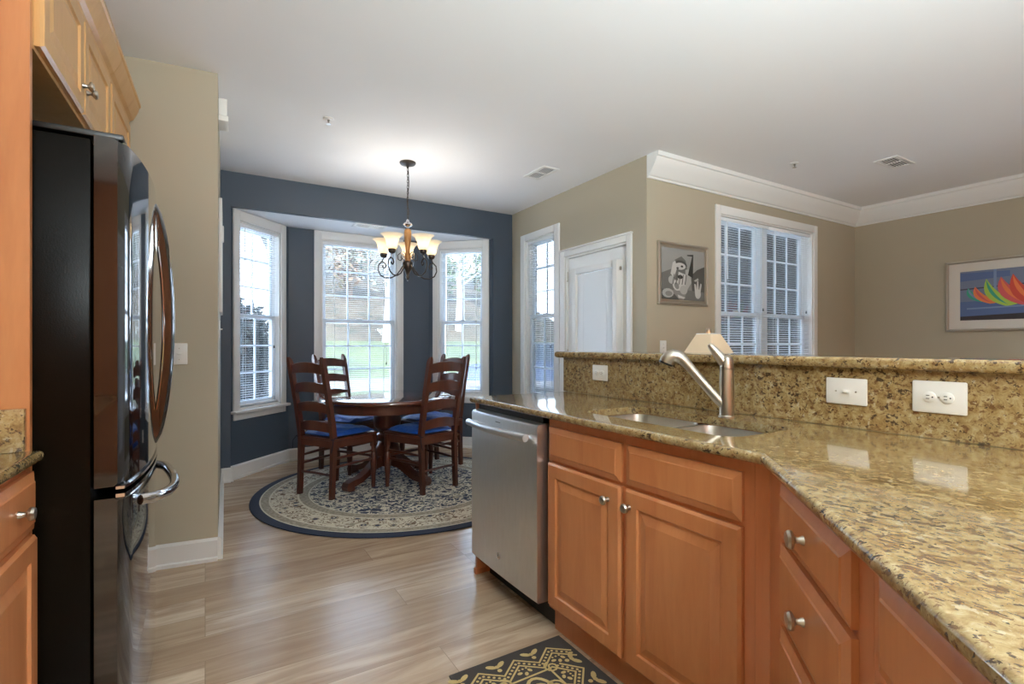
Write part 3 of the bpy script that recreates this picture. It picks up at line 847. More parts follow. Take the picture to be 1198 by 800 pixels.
# vines: level lines of a distorted noise, plus flowers
vine = g.math('LESS_THAN', g.math('ABSOLUTE', g.math('SUBTRACT', g.noise(g.coord((1, 1, 0)), 11, 2, .5, 1.2), .5)), .040)
vine2 = g.math('LESS_THAN', g.math('ABSOLUTE', g.math('SUBTRACT', g.noise(g.coord((1, 1, 0), loc=(7, 3, 0)), 16, 1, .5, .8), .5)), .032)
fl = g.voro(g.coord((1, 1, 0)), 10, rand=.8)
flower = g.math('LESS_THAN', fl, .26); heart = g.math('LESS_THAN', fl, .12)
field = g.mix(g.math('MAXIMUM', vine, vine2), navy, cream)
field = g.mix(flower, field, taupe); field = g.mix(heart, field, cream)
vb = g.voro(cb.outputs[0], 11, rand=.7)
bd = g.mix(g.math('LESS_THAN', g.math('ABSOLUTE', g.math('SUBTRACT', g.noise(cb.outputs[0], 20, 2, .5, 1.0), .5)), .035), cream, brown)
bd = g.mix(g.math('LESS_THAN', vb, .30), bd, taupe); bd = g.mix(g.math('LESS_THAN', vb, .2), bd, navy); bd = g.mix(g.math('LESS_THAN', vb, .09), bd, cream)
thin = g.mix(g.math('GREATER_THAN', g.noise(cb.outputs[0], 42, 1), .52), taupe, g.mix(.5, brown, cream))
band = lambda lo: g.math('GREATER_THAN', rad, lo)
c = g.mix(band(.725), field, cream); c = g.mix(band(.735), c, thin); c = g.mix(band(.80), c, cream); c = g.mix(band(.815), c, bd)
c = g.mix(band(1.0), c, cream); c = g.mix(band(1.012), c, thin); c = g.mix(band(1.066), c, cream); c = g.mix(band(1.076), c, lin(40, 48, 68))
g.color(c); g.bump(g.noise(g.coord(), 400, 1), .3, .003); M['rug_round'] = m
o = MB(); o.lathe([(1.135, 0), (1.143, .003), (1.143, .008), (1.136, .011)], 96); o = o.build('round_rug', 'rug_round'); o.location = (*RC, .0005)
tag(o, 'round navy and cream oriental rug under the dining table', 'rug')
ZR = .0118

# kitchen mat with a scrolled lattice
MX0, MX1, MY0, MY1 = .742, 1.226, .87, 1.66
b = MB(); b.box((MX0, MY0, .0005), (MX1, MY1, .008), .002)
b.mi = 1
def strip(pts, w, closed=False):
    pts = [Vector(p) for p in pts]; n = len(pts); L = []; Rr = []
    for i, p in enumerate(pts):
        a = pts[(i-1) % n] if closed else pts[max(i-1, 0)]; c2 = pts[(i+1) % n] if closed else pts[min(i+1, n-1)]
        t = (c2-a).normalized(); nn = Vector((-t.y, t.x))*(w/2); L.append(p+nn); Rr.append(p-nn)
    for i in range(n if closed else n-1):
        j = (i+1) % n
        q = [L[i], L[j], Rr[j], Rr[i]]
        if all(MX0+.012 < v.x < MX1-.012 and MY0+.012 < v.y < MY1-.012 for v in q): b.face([(v.x, v.y, .0086) for v in q])
def dot(cx, cy, r, sx=1.0, a=0):
    pts = []
    for k in range(10):
        u, v = r*sx*math.cos(2*PI*k/10), r*math.sin(2*PI*k/10)
        pts.append((cx+u*math.cos(a)-v*math.sin(a), cy+u*math.sin(a)+v*math.cos(a), .0086))
    b.face(pts)
def spiral(cx, cy, r, a0, sg=1, w=.010):
    strip([(cx+r*(1-.75*k/16)*math.cos(a0+sg*k*.55), cy+r*(1-.75*k/16)*math.sin(a0+sg*k*.55)) for k in range(17)], w)
# border: zigzags with dots along the ends and sides
def border(p0, p1, nx, ny):
    L = math.hypot(p1[0]-p0[0], p1[1]-p0[1]); k = max(1, round(L/.135)); ux, uy = (p1[0]-p0[0])/L, (p1[1]-p0[1])/L; st = L/k
    P = lambda s, d: (p0[0]+ux*s+nx*d, p0[1]+uy*s+ny*d)
    for off in (.048, .084):
        pts = []
        for i in range(k+1):
            pts.append(P(i*st, off+.060))
            if i < k: pts.append(P((i+.5)*st, off))
        strip(pts, .009)
    for i in range(k):
        for q in range(5):
            f = (q+.5)/5; dot(*P((i+f*.5)*st, .126-.060*f), .0055); dot(*P((i+.5+f*.5)*st, .066+.060*f), .0055)
        for q in range(3): dot(*P((i+.5+(q-1)*.14)*st, .125+.012*(q == 1)), .007, 1.5, q); dot(*P((i+.5+(q-1)*.1)*st, .108), .0045)
        c0 = P((i)*st if i else .02, .03); 
        dot(*P((i+.0)*st+.02, .042), .010, 2.1, math.atan2(uy, ux)+.6); dot(*P((i+.0)*st-.02, .042), .010, 2.1, math.atan2(uy, ux)-.6); dot(*P(i*st, .072), .009); dot(*P(i*st, .05), .009)
border((MX0+.02, MY1), (MX1-.02, MY1), 0, -1); border((MX1, MY1-.15), (MX1, MY0+.1), -1, 0); border((MX0, MY0+.1), (MX0, MY1-.15), 1, 0)
strip([(MX0+.15, MY1-.156), (MX1-.15, MY1-.156)], .008); strip([(MX0+.156, MY1-.15), (MX0+.156, MY0+.1)], .008); strip([(MX1-.156, MY1-.15), (MX1-.156, MY0+.1)], .008)
cxm = (MX0+MX1)/2
for k in range(3):
    cy = MY1-.30-.30*k
    for rr, w in ((.105, .013), (.078, .010)):
        strip([(cxm+rr*(1+.22*math.cos(4*a))*math.cos(a)*.92, cy+rr*(1+.22*math.cos(4*a))*math.sin(a)) for a in [2*PI*i/48 for i in range(48)]], w, True)
    for s in (-1, 1):
        for t in (-1, 1):
            spiral(cxm+s*.05, cy+t*.055, .034, 0 if s > 0 else PI, s*t, .009)
            dot(cxm+s*.02, cy+t*.015, .009, 1.8, s*t*.7)
            spiral(cxm+s*.10, cy+.15*t, .03, PI/2, s, .008)
    for q in range(6): dot(cxm+(q-2.5)*.018, cy-.15, .010, 1.7, (q-2.5)*.5)
M['mat_dark'] = mat('mat_dark', lin(58, 52, 48), .95); M['mat_gold'] = mat('mat_gold', lin(196, 172, 116), .95)
tag(b.build('kitchen_mat', ['mat_dark', 'mat_gold'], smooth=False), 'dark rectangular mat with gold scroll pattern before the sink cabinet', 'mat')

# ------------------------------------------------------------------ dining table
TC = (1.36, 4.35); TH = .74; TR = .555
T = thing('dining_table', 'round dark wood pedestal dining table in the bay', 'table', (*TC, ZR), 0)
tz = TH-ZR
b = MB(); b.lathe([(TR-.03, tz-.036), (TR-.008, tz-.034), (TR, tz-.024), (TR, tz-.012), (TR-.006, tz-.003), (TR-.012, tz), (.2, tz), (.001, tz)], 72); b.build('tabletop', 'cherry_top', T)
b = MB(); b.lathe([(TR-.065, tz-.036), (TR-.065, tz-.105), (TR-.072, tz-.112), (TR-.085, tz-.112), (TR-.085, tz-.036)], 64, cap=False); b.build('apron', 'cherry', T)
b = MB(); b.lathe([(.21, tz-.037), (.21, tz-.06), (.12, tz-.066), (.105, tz-.085), (.115, .56), (.118, .50), (.11, .46), (.075, .43), (.07, .41), (.095, .395), (.10, .375), (.085, .355), (.075, .34), (.10, .30), (.112, .25), (.105, .19), (.085, .16), (.085, .13), (.03, .125)], 40); b.build('pedestal', 'cherry', T)
for k in range(4):
    a = math.radians(28+90*k); ca, sa = math.cos(a), math.sin(a)
    P2 = [(.06, .235), (.13, .215), (.20, .165), (.27, .115), (.34, .088), (.41, .082), (.455, .068), (.472, .040), (.462, .010), (.44, .0), (.40, .0), (.385, .016), (.40, .030), (.36, .036), (.30, .050), (.23, .085), (.15, .125), (.06, .135)]
    b = MB(); rs = []
    for off in (-.034, .034):
        rs.append([(r*ca-off*sa, r*sa+off*ca, z) for r, z in P2])
    b.rings(rs); bmesh.ops.bevel(b.bm, geom=[e for e in b.bm.edges if e.is_boundary is False and len(e.link_faces) == 2 and e.calc_face_angle(0) > 1.2], offset=.006, segments=2, affect='EDGES')
    b.build('foot', 'cherry', T)

# ------------------------------------------------------------------ ladder back chairs (local: +y is where the sitter faces)
def arc_slat(z, hgt, w, yb, curve=.022, crown=.022, th=.014):
    b = MB(); n = 14; rs = []
    for i in range(n+1):
        u = 2*i/n-1; x = u*w/2; y = yb-curve*(1-u*u); top = z+hgt/2+crown*(1-u*u)-.004; bot = z-hgt/2+crown*.55*(1-u*u)
        rs.append([(x, y-th/2, bot), (x, y+th/2, bot), (x, y+th/2, top-.004), (x, y+th/2-.004, top), (x, y-th/2+.004, top), (x, y-th/2, top-.004)])
    b.rings(rs); return b
def post_y(z): return .018*z/.44 if z < .44 else .018-.115*((z-.44)/.635)**1.15
def make_chair():
    R = thing('dining_chair', 'x', 'chair')
    for s in (-1, 1):
        b = MB(); rs = []
        for z in (0, .1, .25, .40, .47, .58, .7, .82, .94, 1.03, 1.06, 1.073, 1.078):
            y = post_y(z); x = s*(.173+.004*z)
            w = .0175 if z > .35 else .0145+.003*z/.35
            d = .021 if .3 < z < .6 else .0185
            if z > 1.05: w *= 1-(z-1.05)/.045; d *= 1-(z-1.05)/.05; y -= (z-1.05)*.25
            rs.append([(x-w, y-d, z), (x+w, y-d, z), (x+w, y+d, z), (x-w, y+d, z)])
        b.rings(rs); b.build('back_post', 'cherry', R, angle=25)
    for z, h in ((.985, .074), (.835, .072), (.685, .070), (.535, .070)):
        arc_slat(z, h, .325, post_y(z), crown=.024).build('slat', 'cherry', R, angle=30)
    for s in (-1, 1):
        b = MB(); x = s*.205; y = .415
        b.box((x-.02, y-.02, .335), (x+.02, y+.02, .442), .003)
        b.lathe([(.016, 0), (.017, .03), (.0185, .08), (.024, .15), (.027, .20), (.026, .24), (.019, .275), (.016, .285), (.021, .295), (.022, .305), (.017, .315), (.019, .335)], 16, (x, y, 0))
        b.build('leg', 'cherry', R)
    b = MB()
    rs = []
    for z, i in ((.436, .004), (.440, 0), (.452, 0), (.456, .004)):
        rs.append([(-.20+i, .0+i, z), (.20-i, .0+i, z), (.232-i, .44-i-.012, z), (.22-i, .452-i, z), (.0, .462-i, z), (-.22+i, .452-i, z), (-.232+i, .44-i-.012, z)])
    b.rings(rs); b.build('seat', 'cherry', R, angle=30)
    b = MB()
    b.box((-.185, .408, .375), (.185, .426, .436)); b.box((-.16, .006, .385), (.16, .024, .436))
    for s in (-1, 1): b.rings([[(s*.18-.009, .03, .385), (s*.18+.009, .03, .385), (s*.18+.009, .03, .436), (s*.18-.009, .03, .436)], [(s*.205-.009, .40, .375), (s*.205+.009, .40, .375), (s*.205+.009, .40, .436), (s*.205-.009, .40, .436)]])
    b.build('seat_rail', 'cherry', R, smooth=False)
    for s in (-1, 1):
        for z in (.235, .30):
            b = MB(); b.tube([(s*.174, .012, z), (s*.19, .21, z+.003), (s*.203, .405, z)], [.0085, .0115, .0085], 10); b.build('stretcher', 'cherry', R)
    b = MB(); b.tube([(-.20, .41, .255), (0, .41, .258), (.20, .41, .255)], [.009, .013, .009], 10); b.build('stretcher', 'cherry', R)
    b = MB(); b.tube([(-.172, .008, .175), (0, .008, .178), (.172, .008, .175)], .010, 4, flat=None); b.build('stretcher', 'cherry', R)
    return R
m = mat('blue_cloth', lin(16, 74, 164), .5); g = G(m); g.bump(g.noise(g.coord((1, 2.5, 1)), 9, 3, .6, 1.0), .55, .02)
g.b.inputs['Sheen Weight'].default_value = .35; g.b.inputs['Sheen Tint'].default_value = (.4, .6, 1, 1)
g.b.inputs['Sheen Roughness'].default_value = .4; M['blue_cloth'] = m
M['navy_cloth'] = mat('navy_cloth', lin(22, 28, 48), .8)
def make_cushion(R):
    b = MB(); n = 16; import random as rr; rnd = rr.Random(3)
    top = []; bot = []
    for j in range(n+1):
        rt, rb = [], []
        for i in range(n+1):
            u, v = 2*i/n-1, 2*j/n-1
            wx = .185+.025*(v+1)/2
            e = max(0, (1-abs(u)**3.2)*(1-abs(v)**3.2))**.45
            x = u*wx*(1-.05*v*v*0); y = .232+v*.205
            # round the corners a little
            k = 1-.045*(u*u*v*v); x *= k; y = .232+v*.205*k
            wr = .004*math.sin(9*u+3*v)+.003*math.sin(6*v-7*u)
            rt.append((x, y, .457+.012+.040*e+wr*e*1.4)); rb.append((x, y, .457+.0105-.0098*e))
        top.append(rt); bot.append(rb)
    V = [[b.bm.verts.new(p) for p in r] for r in top]; U = [[b.bm.verts.new(p) for p in r] for r in bot]
    for j in range(n):
        for i in range(n):
            b.bm.faces.new((V[j][i], V[j][i+1], V[j+1][i+1], V[j+1][i])); b.bm.faces.new((U[j][i], U[j+1][i], U[j+1][i+1], U[j][i+1]))
    ed = [(0, i) for i in range(n)]+[(j, n) for j in range(n)]+[(n, n-i) for i in range(n)]+[(n-j, 0) for j in range(n)]
    for a, c in zip(ed, ed[1:]+ed[:1]):
        f = b.bm.faces.new((V[a[0]][a[1]], U[a[0]][a[1]], U[c[0]][c[1]], V[c[0]][c[1]])); f.material_index = 1
    for f in b.bm.faces: f.material_index = 0
    pad = b.build('cushion', 'blue_cloth', R, angle=80); pad['label'] = 'blue tied seat cushion'
    for s in (-1, 1):
        b = MB(); x = s*.196
        b.tube([(s*.175, .03, .468), (x, .02, .462), (x+s*.004, -.012, .455), (s*.18, -.014, .452)], .0035, 6)
        b.tube([(x+s*.004, -.012, .455), (x+s*.02, -.03, .42), (x+s*.012, -.04, .36)], .003, 6); b.build('tie', 'navy_cloth', pad)
C0 = make_chair(); make_cushion(C0)
CH = [((.73, 4.138), 31.7, 'dark ladder back chair front left of the table, before the left angled window'),
      ((1.6175, 3.80), 108.3, 'dark ladder back chair in front at the right, nearest the dishwasher'),
      ((1.09, 5.12), -61.0, 'dark ladder back chair behind the table before the middle window'),
      ((2.085, 4.67), -161, 'dark ladder back chair behind at the right, before the right bay window')]
for i, (p, a, lc) in enumerate(CH):
    c = C0 if i == 0 else copy_tree(C0)
    c.location = (*p, ZR); c.rotation_euler = (0, 0, math.radians(a-90))
    c['label'] = lc; c['group'] = 'ladder back chairs around the dining table'

# ------------------------------------------------------------------ chandelier
CHX = (1.423, 4.004)
M['bronze'] = mat('bronze', lin(74, 66, 60), .35, .85)
M['antique_gold'] = mat('antique_gold', lin(150, 108, 66), .4, .5)
M['shade_glass'] = mat('shade_glass', lin(240, 226, 196), .35, emis=(1.0, .88, .68, 1), es=.12)
m = M['shade_glass']; g = G(m)
g.b.inputs['Subsurface Weight'].default_value = 0
m = M['shade_glass']; _n2 = m.node_tree.nodes; _l2 = m.node_tree.links
_tr = _n2.new('ShaderNodeBsdfTranslucent'); _tr.inputs[0].default_value = (1, .95, .86, 1); _mx = _n2.new('ShaderNodeMixShader'); _mx.inputs[0].default_value = .6
_l2.new(_n2['Principled BSDF'].outputs[0], _mx.inputs[1]); _l2.new(_tr.outputs[0], _mx.inputs[2]); _l2.new(_mx.outputs[0], _n2['Material Output'].inputs[0])
M['bulb'] = mat('bulb', (1, .9, .7, 1), .3, emis=(1, .78, .48, 1), es=6)
R = thing('chandelier', 'five light bronze chandelier with flared glass shades over the table', 'chandelier', (*CHX, 0), 0)
MB().lathe([(.066, CEIL), (.066, CEIL-.008), (.058, CEIL-.018), (.03, CEIL-.026), (.012, CEIL-.03), (.008, CEIL-.045), (.003, CEIL-.05)], 32).build('ceiling_canopy', 'bronze', R)
b = MB(); z = CEIL-.048; k = 0
while z > 2.225:
    pts = []
    for i in range(13):
        a = 2*PI*i/12; dx, dz = .0065*math.cos(a), .015*math.sin(a)
        pts.append((dx, 0, z-.013+dz) if k % 2 == 0 else (0, dx, z-.013+dz))
    b.tube(pts, .0021, 6, cap=False); z -= .0235; k += 1
b.tube([(.006, .004, CEIL-.04), (.010, -.003, 2.5), (-.004, .008, 2.36), (.014, .006, 2.28), (.002, .002, 2.20)], .0028, 6)
b.build('chain', 'bronze', R)
MB().lathe([(.003, 2.215), (.012, 2.205), (.016, 2.19), (.034, 2.178), (.040, 2.168), (.026, 2.155), (.012, 2.148), (.014, 2.13)], 24).build('crown_cup', 'chrome', R)
MB().lathe([(.014, 2.135), (.026, 2.125), (.030, 2.10), (.029, 2.05), (.022, 2.0), (.017, 1.95), (.02, 1.93), (.028, 1.905), (.022, 1.88), (.03, 1.865)], 24).build('column', 'antique_gold', R)
MB().lathe([(.032, 1.868), (.045, 1.858), (.047, 1.84), (.036, 1.81), (.018, 1.775), (.012, 1.75), (.016, 1.738), (.012, 1.724), (.003, 1.712)], 24).build('finial', 'bronze', R)
vd = math.atan2(CHX[1], CHX[0])
for k in range(5):
    a = vd+2*PI*k/5; ca, sa = math.cos(a), math.sin(a)
    P = lambda r, z: (r*ca, r*sa, z)
    path = [(.035, 1.845), (.06, 1.80), (.095, 1.757), (.14, 1.735), (.19, 1.735), (.232, 1.758), (.252, 1.80), (.246, 1.845), (.222, 1.868), (.196, 1.860), (.184, 1.835), (.196, 1.815), (.212, 1.822), (.212, 1.838)]
    b = MB(); pp = []
    for (r0, z0), (r1, z1) in zip(path, path[1:]):
        for q in range(3): pp.append(P(r0+(r1-r0)*q/3, z0+(z1-z0)*q/3))
    pp.append(P(*path[-1]))
    b.tube(pp, .0055, 8); ar = b.build('arm', 'bronze', R)
    b = MB(); b.tube([P(.222, 1.866), P(.212, 1.885), P(.205, 1.905)], .005, 8)
    b.tube([P(.03, 1.92), P(.06, 1.94), P(.085, 1.92), P(.082, 1.885), P(.06, 1.875), P(.048, 1.892), P(.058, 1.905)], .0038, 6); b.build('scroll', 'chrome' if k in (2, 3) else 'bronze', ar)
    cx, cy = .205*ca, .205*sa
    MB().lathe([(.006, 1.898), (.022, 1.905), (.029, 1.918), (.030, 1.932), (.027, 1.938)], 20, (cx, cy, 0)).build('shade_cup', 'bronze', ar)
    b = MB(); b.lathe([(.026, 1.934), (.034, 1.940), (.040, 1.955), (.046, 1.985), (.052, 2.010), (.064, 2.032), (.084, 2.048), (.090, 2.051), (.085, 2.0525), (.062, 2.036), (.049, 2.012), (.043, 1.985), (.037, 1.957), (.031, 1.944), (.020, 1.939)], 28, (cx, cy, 0), cap=False); b.build('shade', 'shade_glass', ar)
    b = MB(); b.lathe([(.011, 1.940), (.012, 1.965), (.02, 1.985), (.019, 2.003), (.01, 2.016), (.001, 2.02)], 14, (cx, cy, 0)); b.build('bulb', 'bulb', ar)
    l = light('chandelier_glow', 'POINT', (CHX[0]+cx, CHX[1]+cy, 2.03), 1.7, (1, .95, .88), .012)

# ------------------------------------------------------------------ living room: pictures, lamp
M['silver_frame'] = mat('silver_frame', lin(186, 178, 164), .3, .8)
M['art_paper'] = mat('art_paper', lin(176, 172, 158), .6)
greys = []
for i, v in enumerate((46, 78, 106, 128, 148, 168, 190)):
    M['grey%d' % i] = mat('ink_%d' % i, lin(v, v-1, v-5), .6); greys.append('grey%d' % i)
PW, PH = .61, .507
Pc = thing('framed_picture', 'silver framed grey still life picture left of the twin window', 'picture', (3.395, YW, 1.51), 0, 'framed pictures on the beige walls')
b = MB(); w, h = PW/2, PH
fr_prof = [(0, 0), (0, .02), (.012, .024), (.02, .02), (.024, .012), (.044, .010)]
rs = []
for i, d in fr_prof: rs.append([(-w+i, -d, i), (w-i, -d, i), (w-i, -d, h-i), (-w+i, -d, h-i)])
b.rings(rs, True, False); b.build('picture_frame', 'silver_frame', Pc, angle=15)
b = MB(); L = [0]
def poly(pts, mi):
    L[0] += 1; b.mi = mi; b.face([(-w+.044+x*(PW-.088), -.0102-.00006*L[0], .044+z*(PH-.088)) for x, z in pts])
def ell(cx, cz, rx, rz, mi, n=14, a=0):
    poly([(cx+rx*math.cos(2*PI*k/n)*math.cos(a)-rz*math.sin(2*PI*k/n)*math.sin(a), cz+rx*math.cos(2*PI*k/n)*math.sin(a)+rz*math.sin(2*PI*k/n)*math.cos(a)) for k in range(n)], mi)
poly([(0, 0), (1, 0), (1, 1), (0, 1)], 4)
poly([(0, 0), (1, 0), (1, .3), (0, .42)], 3); poly([(0, .1), (.3, .2), (.28, .62), (0, .5)], 2); poly([(.7, .2), (1, .1), (1, .7), (.82, .62), (.68, .5)], 1); poly([(0, 0), (.4, 0), (.3, .1), (0, .2)], 1); poly([(.5, 0), (1, 0), (1, .18), (.6, .2)], 2)
poly([(.2, .4), (.3, .78), (.45, .86), (.55, .78), (.62, .4), (.5, .25)], 2); ell(.42, .68, .16, .10, 1); ell(.42, .66, .13, .07, 6)
poly([(.36, .2), (.55, .12), (.57, .5), (.38, .55)], 6); poly([(.55, .15), (.68, .35), (.62, .62), (.54, .6)], 5); poly([(.6, .5), (.72, .45), (.73, .92), (.58, .9), (.58, .88), (.70, .88)], 0)
poly([(.2, .5), (.25, .72), (.31, .76), (.34, .6), (.28, .42)], 6); ell(.22, .38, .07, .08, 5); ell(.34, .28, .09, .11, 6, a=.5); ell(.34, .27, .05, .07, 3, a=.5); ell(.5, .2, .09, .09, 5); ell(.14, .12, .13, .09, 5); ell(.16, .11, .08, .05, 3)
poly([(.36, .1), (.54, .05), (.5, .02), (.38, .04)], 6); ell(.42, .45, .06, .04, 0); ell(.46, .66, .03, .02, 0); ell(.36, .62, .03, .02, 1)
ell(.84, .14, .07, .10, 6); poly([(.77, .14), (.75, .34), (.79, .33), (.82, .16)], 6); poly([(.81, .18), (.82, .40), (.85, .40), (.86, .18)], 6); poly([(.86, .18), (.90, .36), (.93, .34), (.90, .16)], 6); poly([(.74, .4), (.84, .46), (.86, .42), (.78, .38)], 5)
for k in range(5): poly([(.24+.07*k, .3), (.26+.07*k, .3), (.29+.07*k, .5), (.275+.07*k, .5)], 1)
b.build('artwork', greys, Pc, smooth=False)

cols = [(112, 122, 146), (84, 104, 148), (226, 122, 66), (204, 72, 52), (208, 88, 90), (166, 196, 74), (96, 60, 140), (60, 160, 130), (50, 40, 44), (120, 140, 176), (170, 70, 130), (72, 66, 84)]
for i, c in enumerate(cols): M['sail%d' % i] = mat('sail_ink_%d' % i, lin(*c), .5)
M['mat_board'] = mat('mat_board', lin(214, 208, 198), .7)
P2y0, P2y1, P2z0, P2z1 = 2.05, .82, 1.31, 1.985
Pc = thing('framed_picture', 'white matted picture of bright coloured sails on the right wall', 'picture', (XR, P2y0, P2z0), -PI/2, 'framed pictures on the beige walls')
PW2, PH2 = P2y0-P2y1, P2z1-P2z0
b = MB(); rs = []
for i, d in [(0, 0), (0, .022), (.006, .026), (.016, .026), (.022, .02), (.024, .012)]: rs.append([(i, -d, i), (PW2-i, -d, i), (PW2-i, -d, PH2-i), (i, -d, PH2-i)])
b.rings(rs, True, False); b.build('picture_frame', 'silver_frame', Pc, angle=15)
MB().box((.0235, -.0118, .0235), (PW2-.0235, -.0105, PH2-.0235)).build('mat_board', 'mat_board', Pc, smooth=False)
b = MB(); L = [0]; ax0, az0, aw2, ah2 = .11, .105, PW2-.22, PH2-.21
def poly2(pts, mi):
    L[0] += 1; b.mi = mi; b.face([(ax0+min(1, max(0, x))*aw2, -.0121-.00006*L[0], az0+min(1, max(0, z))*ah2) for x, z in pts])
poly2([(0, 0), (1, 0), (1, 1), (0, 1)], 0); poly2([(0, .0), (1, 0), (1, .16), (0, .10)], 8); poly2([(0, .08), (1, .16), (1, .42), (0, .38)], 1); poly2([(0, .8), (.35, .84), (.35, .95), (0, .97)], 1)
poly2([(0, .62), (1, .72), (1, .745), (0, .645)], 11); poly2([(.24, .5), (.26, .5), (.26, 1), (.24, 1)], 9); poly2([(.5, .6), (.515, .6), (.515, 1), (.5, 1)], 11); poly2([(.55, .8), (.9, .83), (.9, 1), (.55, 1)], 9)
def bez(p, q, r_, n=8):
    return [((1-t)**2*p[0]+2*t*(1-t)*q[0]+t*t*r_[0], (1-t)**2*p[1]+2*t*(1-t)*q[1]+t*t*r_[1]) for t in [k/n for k in range(n+1)]]
def sail(x, z, wd, ht, mi, mi2):
    tp, lo, rt = (x, z+ht), (x+wd*.55, z), (x+wd, z+ht*.10)
    poly2(bez(tp, (x-wd*.28, z+ht*.30), lo)[:-1]+bez(lo, (x+wd*.8, z+ht*.02), rt)[:-1]+bez(rt, (x+wd*.35, z+ht*.30), tp)[:-1], mi)
    poly2(bez((x, z+ht*.96), (x-wd*.02, z+ht*.35), (x+wd*.62, z+ht*.05))[:-1]+bez((x+wd*.62, z+ht*.05), (x+wd*.22, z+ht*.36), (x, z+ht*.96))[:-1], mi2)
sail(.06, .36, .17, .30, 7, 9); sail(.11, .32, .19, .36, 2, 4); sail(.19, .26, .24, .56, 5, 7); sail(.29, .24, .32, .60, 4, 2); sail(.37, .20, .32, .68, 3, 2); sail(.50, .22, .36, .70, 6, 10); sail(.63, .23, .30, .56, 2, 3); sail(.73, .22, .27, .62, 5, 7); sail(.84, .23, .16, .55, 10, 6)
poly2([(.05, .22), (.9, .26), (.9, .29), (.05, .25)], 9)
b.build('artwork', ['sail%d' % i for i in range(len(cols))], Pc, smooth=False)

# table lamp on an end table beyond the bar
LX = (2.62, 2.02)
Et = thing('end_table', 'wooden end table behind the bar carrying the lamp', 'table', (*LX, 0), .35)
MB().box((-.25, -.25, .56), (.25, .25, .585), .006).build('top', 'cherry', Et)
for x in (-.21, .21):
    for y in (-.21, .21): MB().box((x-.02, y-.02, 0), (x+.02, y+.02, .56), .003).build('leg', 'cherry', Et)
MB().box((-.2, -.2, .48), (.2, .2, .56)).build('apron', 'cherry', Et, smooth=False)
Lm = thing('table_lamp', 'table lamp with cream tapered shade rising behind the bar', 'lamp', (*LX, .585), 1.60)
MB().lathe([(.075, 0), (.075, .015), (.03, .03), (.022, .06), (.05, .13), (.055, .2), (.03, .28), (.012, .31), (.01, .42)], 24).build('base', 'antique_gold', Lm)
M['lamp_cloth'] = mat('lamp_cloth', lin(214, 194, 164), .8, emis=(1.0, .74, .46, 1), es=.06)
b = MB(); rs = []
for s_, z in ((.165, .435), (.055, .665)): rs.append(rrect(-s_, -s_*.9, s_, s_*.9, .012, 3))
b.rings([[(x, y, z) for x, y in r] for r, z in zip(rs, (.435, .665))], False, False); b.rings([[(x*.975, y*.975, z) for x, y in r] for r, z in zip(rs, (.435, .665))], False, False)
sh = b.build('lamp_shade', 'lamp_cloth', Lm, angle=30)
b = MB(); b.rings([[(x*1.01, y*1.01, z) for x, y in rrect(-.0555, -.050, .0555, .050, .012, 3)] for z in (.660, .668)], False, False); b.rings([[(x*1.01, y*1.01, z) for x, y in rrect(-.1655, -.149, .1655, .149, .012, 3)] for z in (.430, .438)], False, False); b.build('trim_band', 'slat', sh)
b = MB(); b.lathe([(.004, .42), (.004, .665), (.016, .668), (.018, .69), (.01, .70)], 12); b.tube([(-.052, 0, .664), (.052, 0, .664)], .003, 6); b.build('finial', 'nickel', Lm)
light('lamp_glow', 'POINT', (LX[0], LX[1], 1.12), 2.0, (1, .80, .54), .04)

# ------------------------------------------------------------------ outdoors
m = mat('lawn', rough=.95); g = G(m)
g.color(g.ramp(g.noise(g.coord(), .35, 5, .7), [(.35, lin(34, 40, 5)), (.5, lin(46, 52, 7)), (.68, lin(60, 60, 14))])); M['lawn'] = m
m = mat('leaf_litter', rough=.95); g = G(m)
g.color(g.ramp(g.noise(g.coord(), .9, 5, .75), [(.35, lin(28, 30, 9)), (.48, lin(50, 39, 20)), (.6, lin(60, 49, 31)), (.72, lin(36, 42, 10))])); M['leaf_litter'] = m
m = mat('asphalt', rough=.9); g = G(m); g.color(g.ramp(g.noise(g.coord(), 2.5, 4), [(.3, lin(62, 56, 51)), (.7, lin(72, 65, 60))])); M['asphalt'] = m
M['bounce_ground'] = mat('bounce_ground', lin(222, 218, 210), .85)  # unseen ground made pale to bounce daylight onto the bay ceiling
def terr(name, y0, z0, y1, z1, m, x1=60, x0=-30):
    b = MB(); b.rings([[(x0, y0, z0-.3), (x1, y0, z0-.3), (x1, y0, z0), (x0, y0, z0)], [(x0, y1, z1-.3), (x1, y1, z1-.3), (x1, y1, z1), (x0, y1, z1)]]); return struct(b.build(name, m, smooth=False))
terr('ground_bounce', 5.9, -.16, 12.0, -.2, 'bounce_ground'); struct(MB().box((3.1, 2.96, -.3), (12, 5.9, -.14)).build('ground_patio', 'asphalt', smooth=False)); struct(MB().box((-8, 5.76, -.3), (3.1, 5.9, -.16)).build('ground_bed', 'bounce_ground', smooth=False))  # pale ground by the bay is an added light bouncer, hidden below the sills
struct(MB().box((12, -20, -.3), (60, 5.9, -.16)).build('ground_side', 'lawn', smooth=False)); struct(MB().box((6.3, -20, -.3), (12, 2.95, -.16)).build('ground_yard', 'lawn', smooth=False))
terr('ground_road', 12.0, -.2, 19, -.1, 'asphalt'); terr('ground_verge', 19, -.1, 30, 1.4, 'lawn'); terr('ground_slope', 30, 1.4, 60, 13, 'leaf_litter', 25, 5); terr('ground_meadow', 30, 1.38, 90, 2.4, 'lawn')
M['bark'] = mat('bark', lin(92, 78, 66), .9); M['pale_bark'] = mat('pale_bark', lin(140, 134, 128), .8)
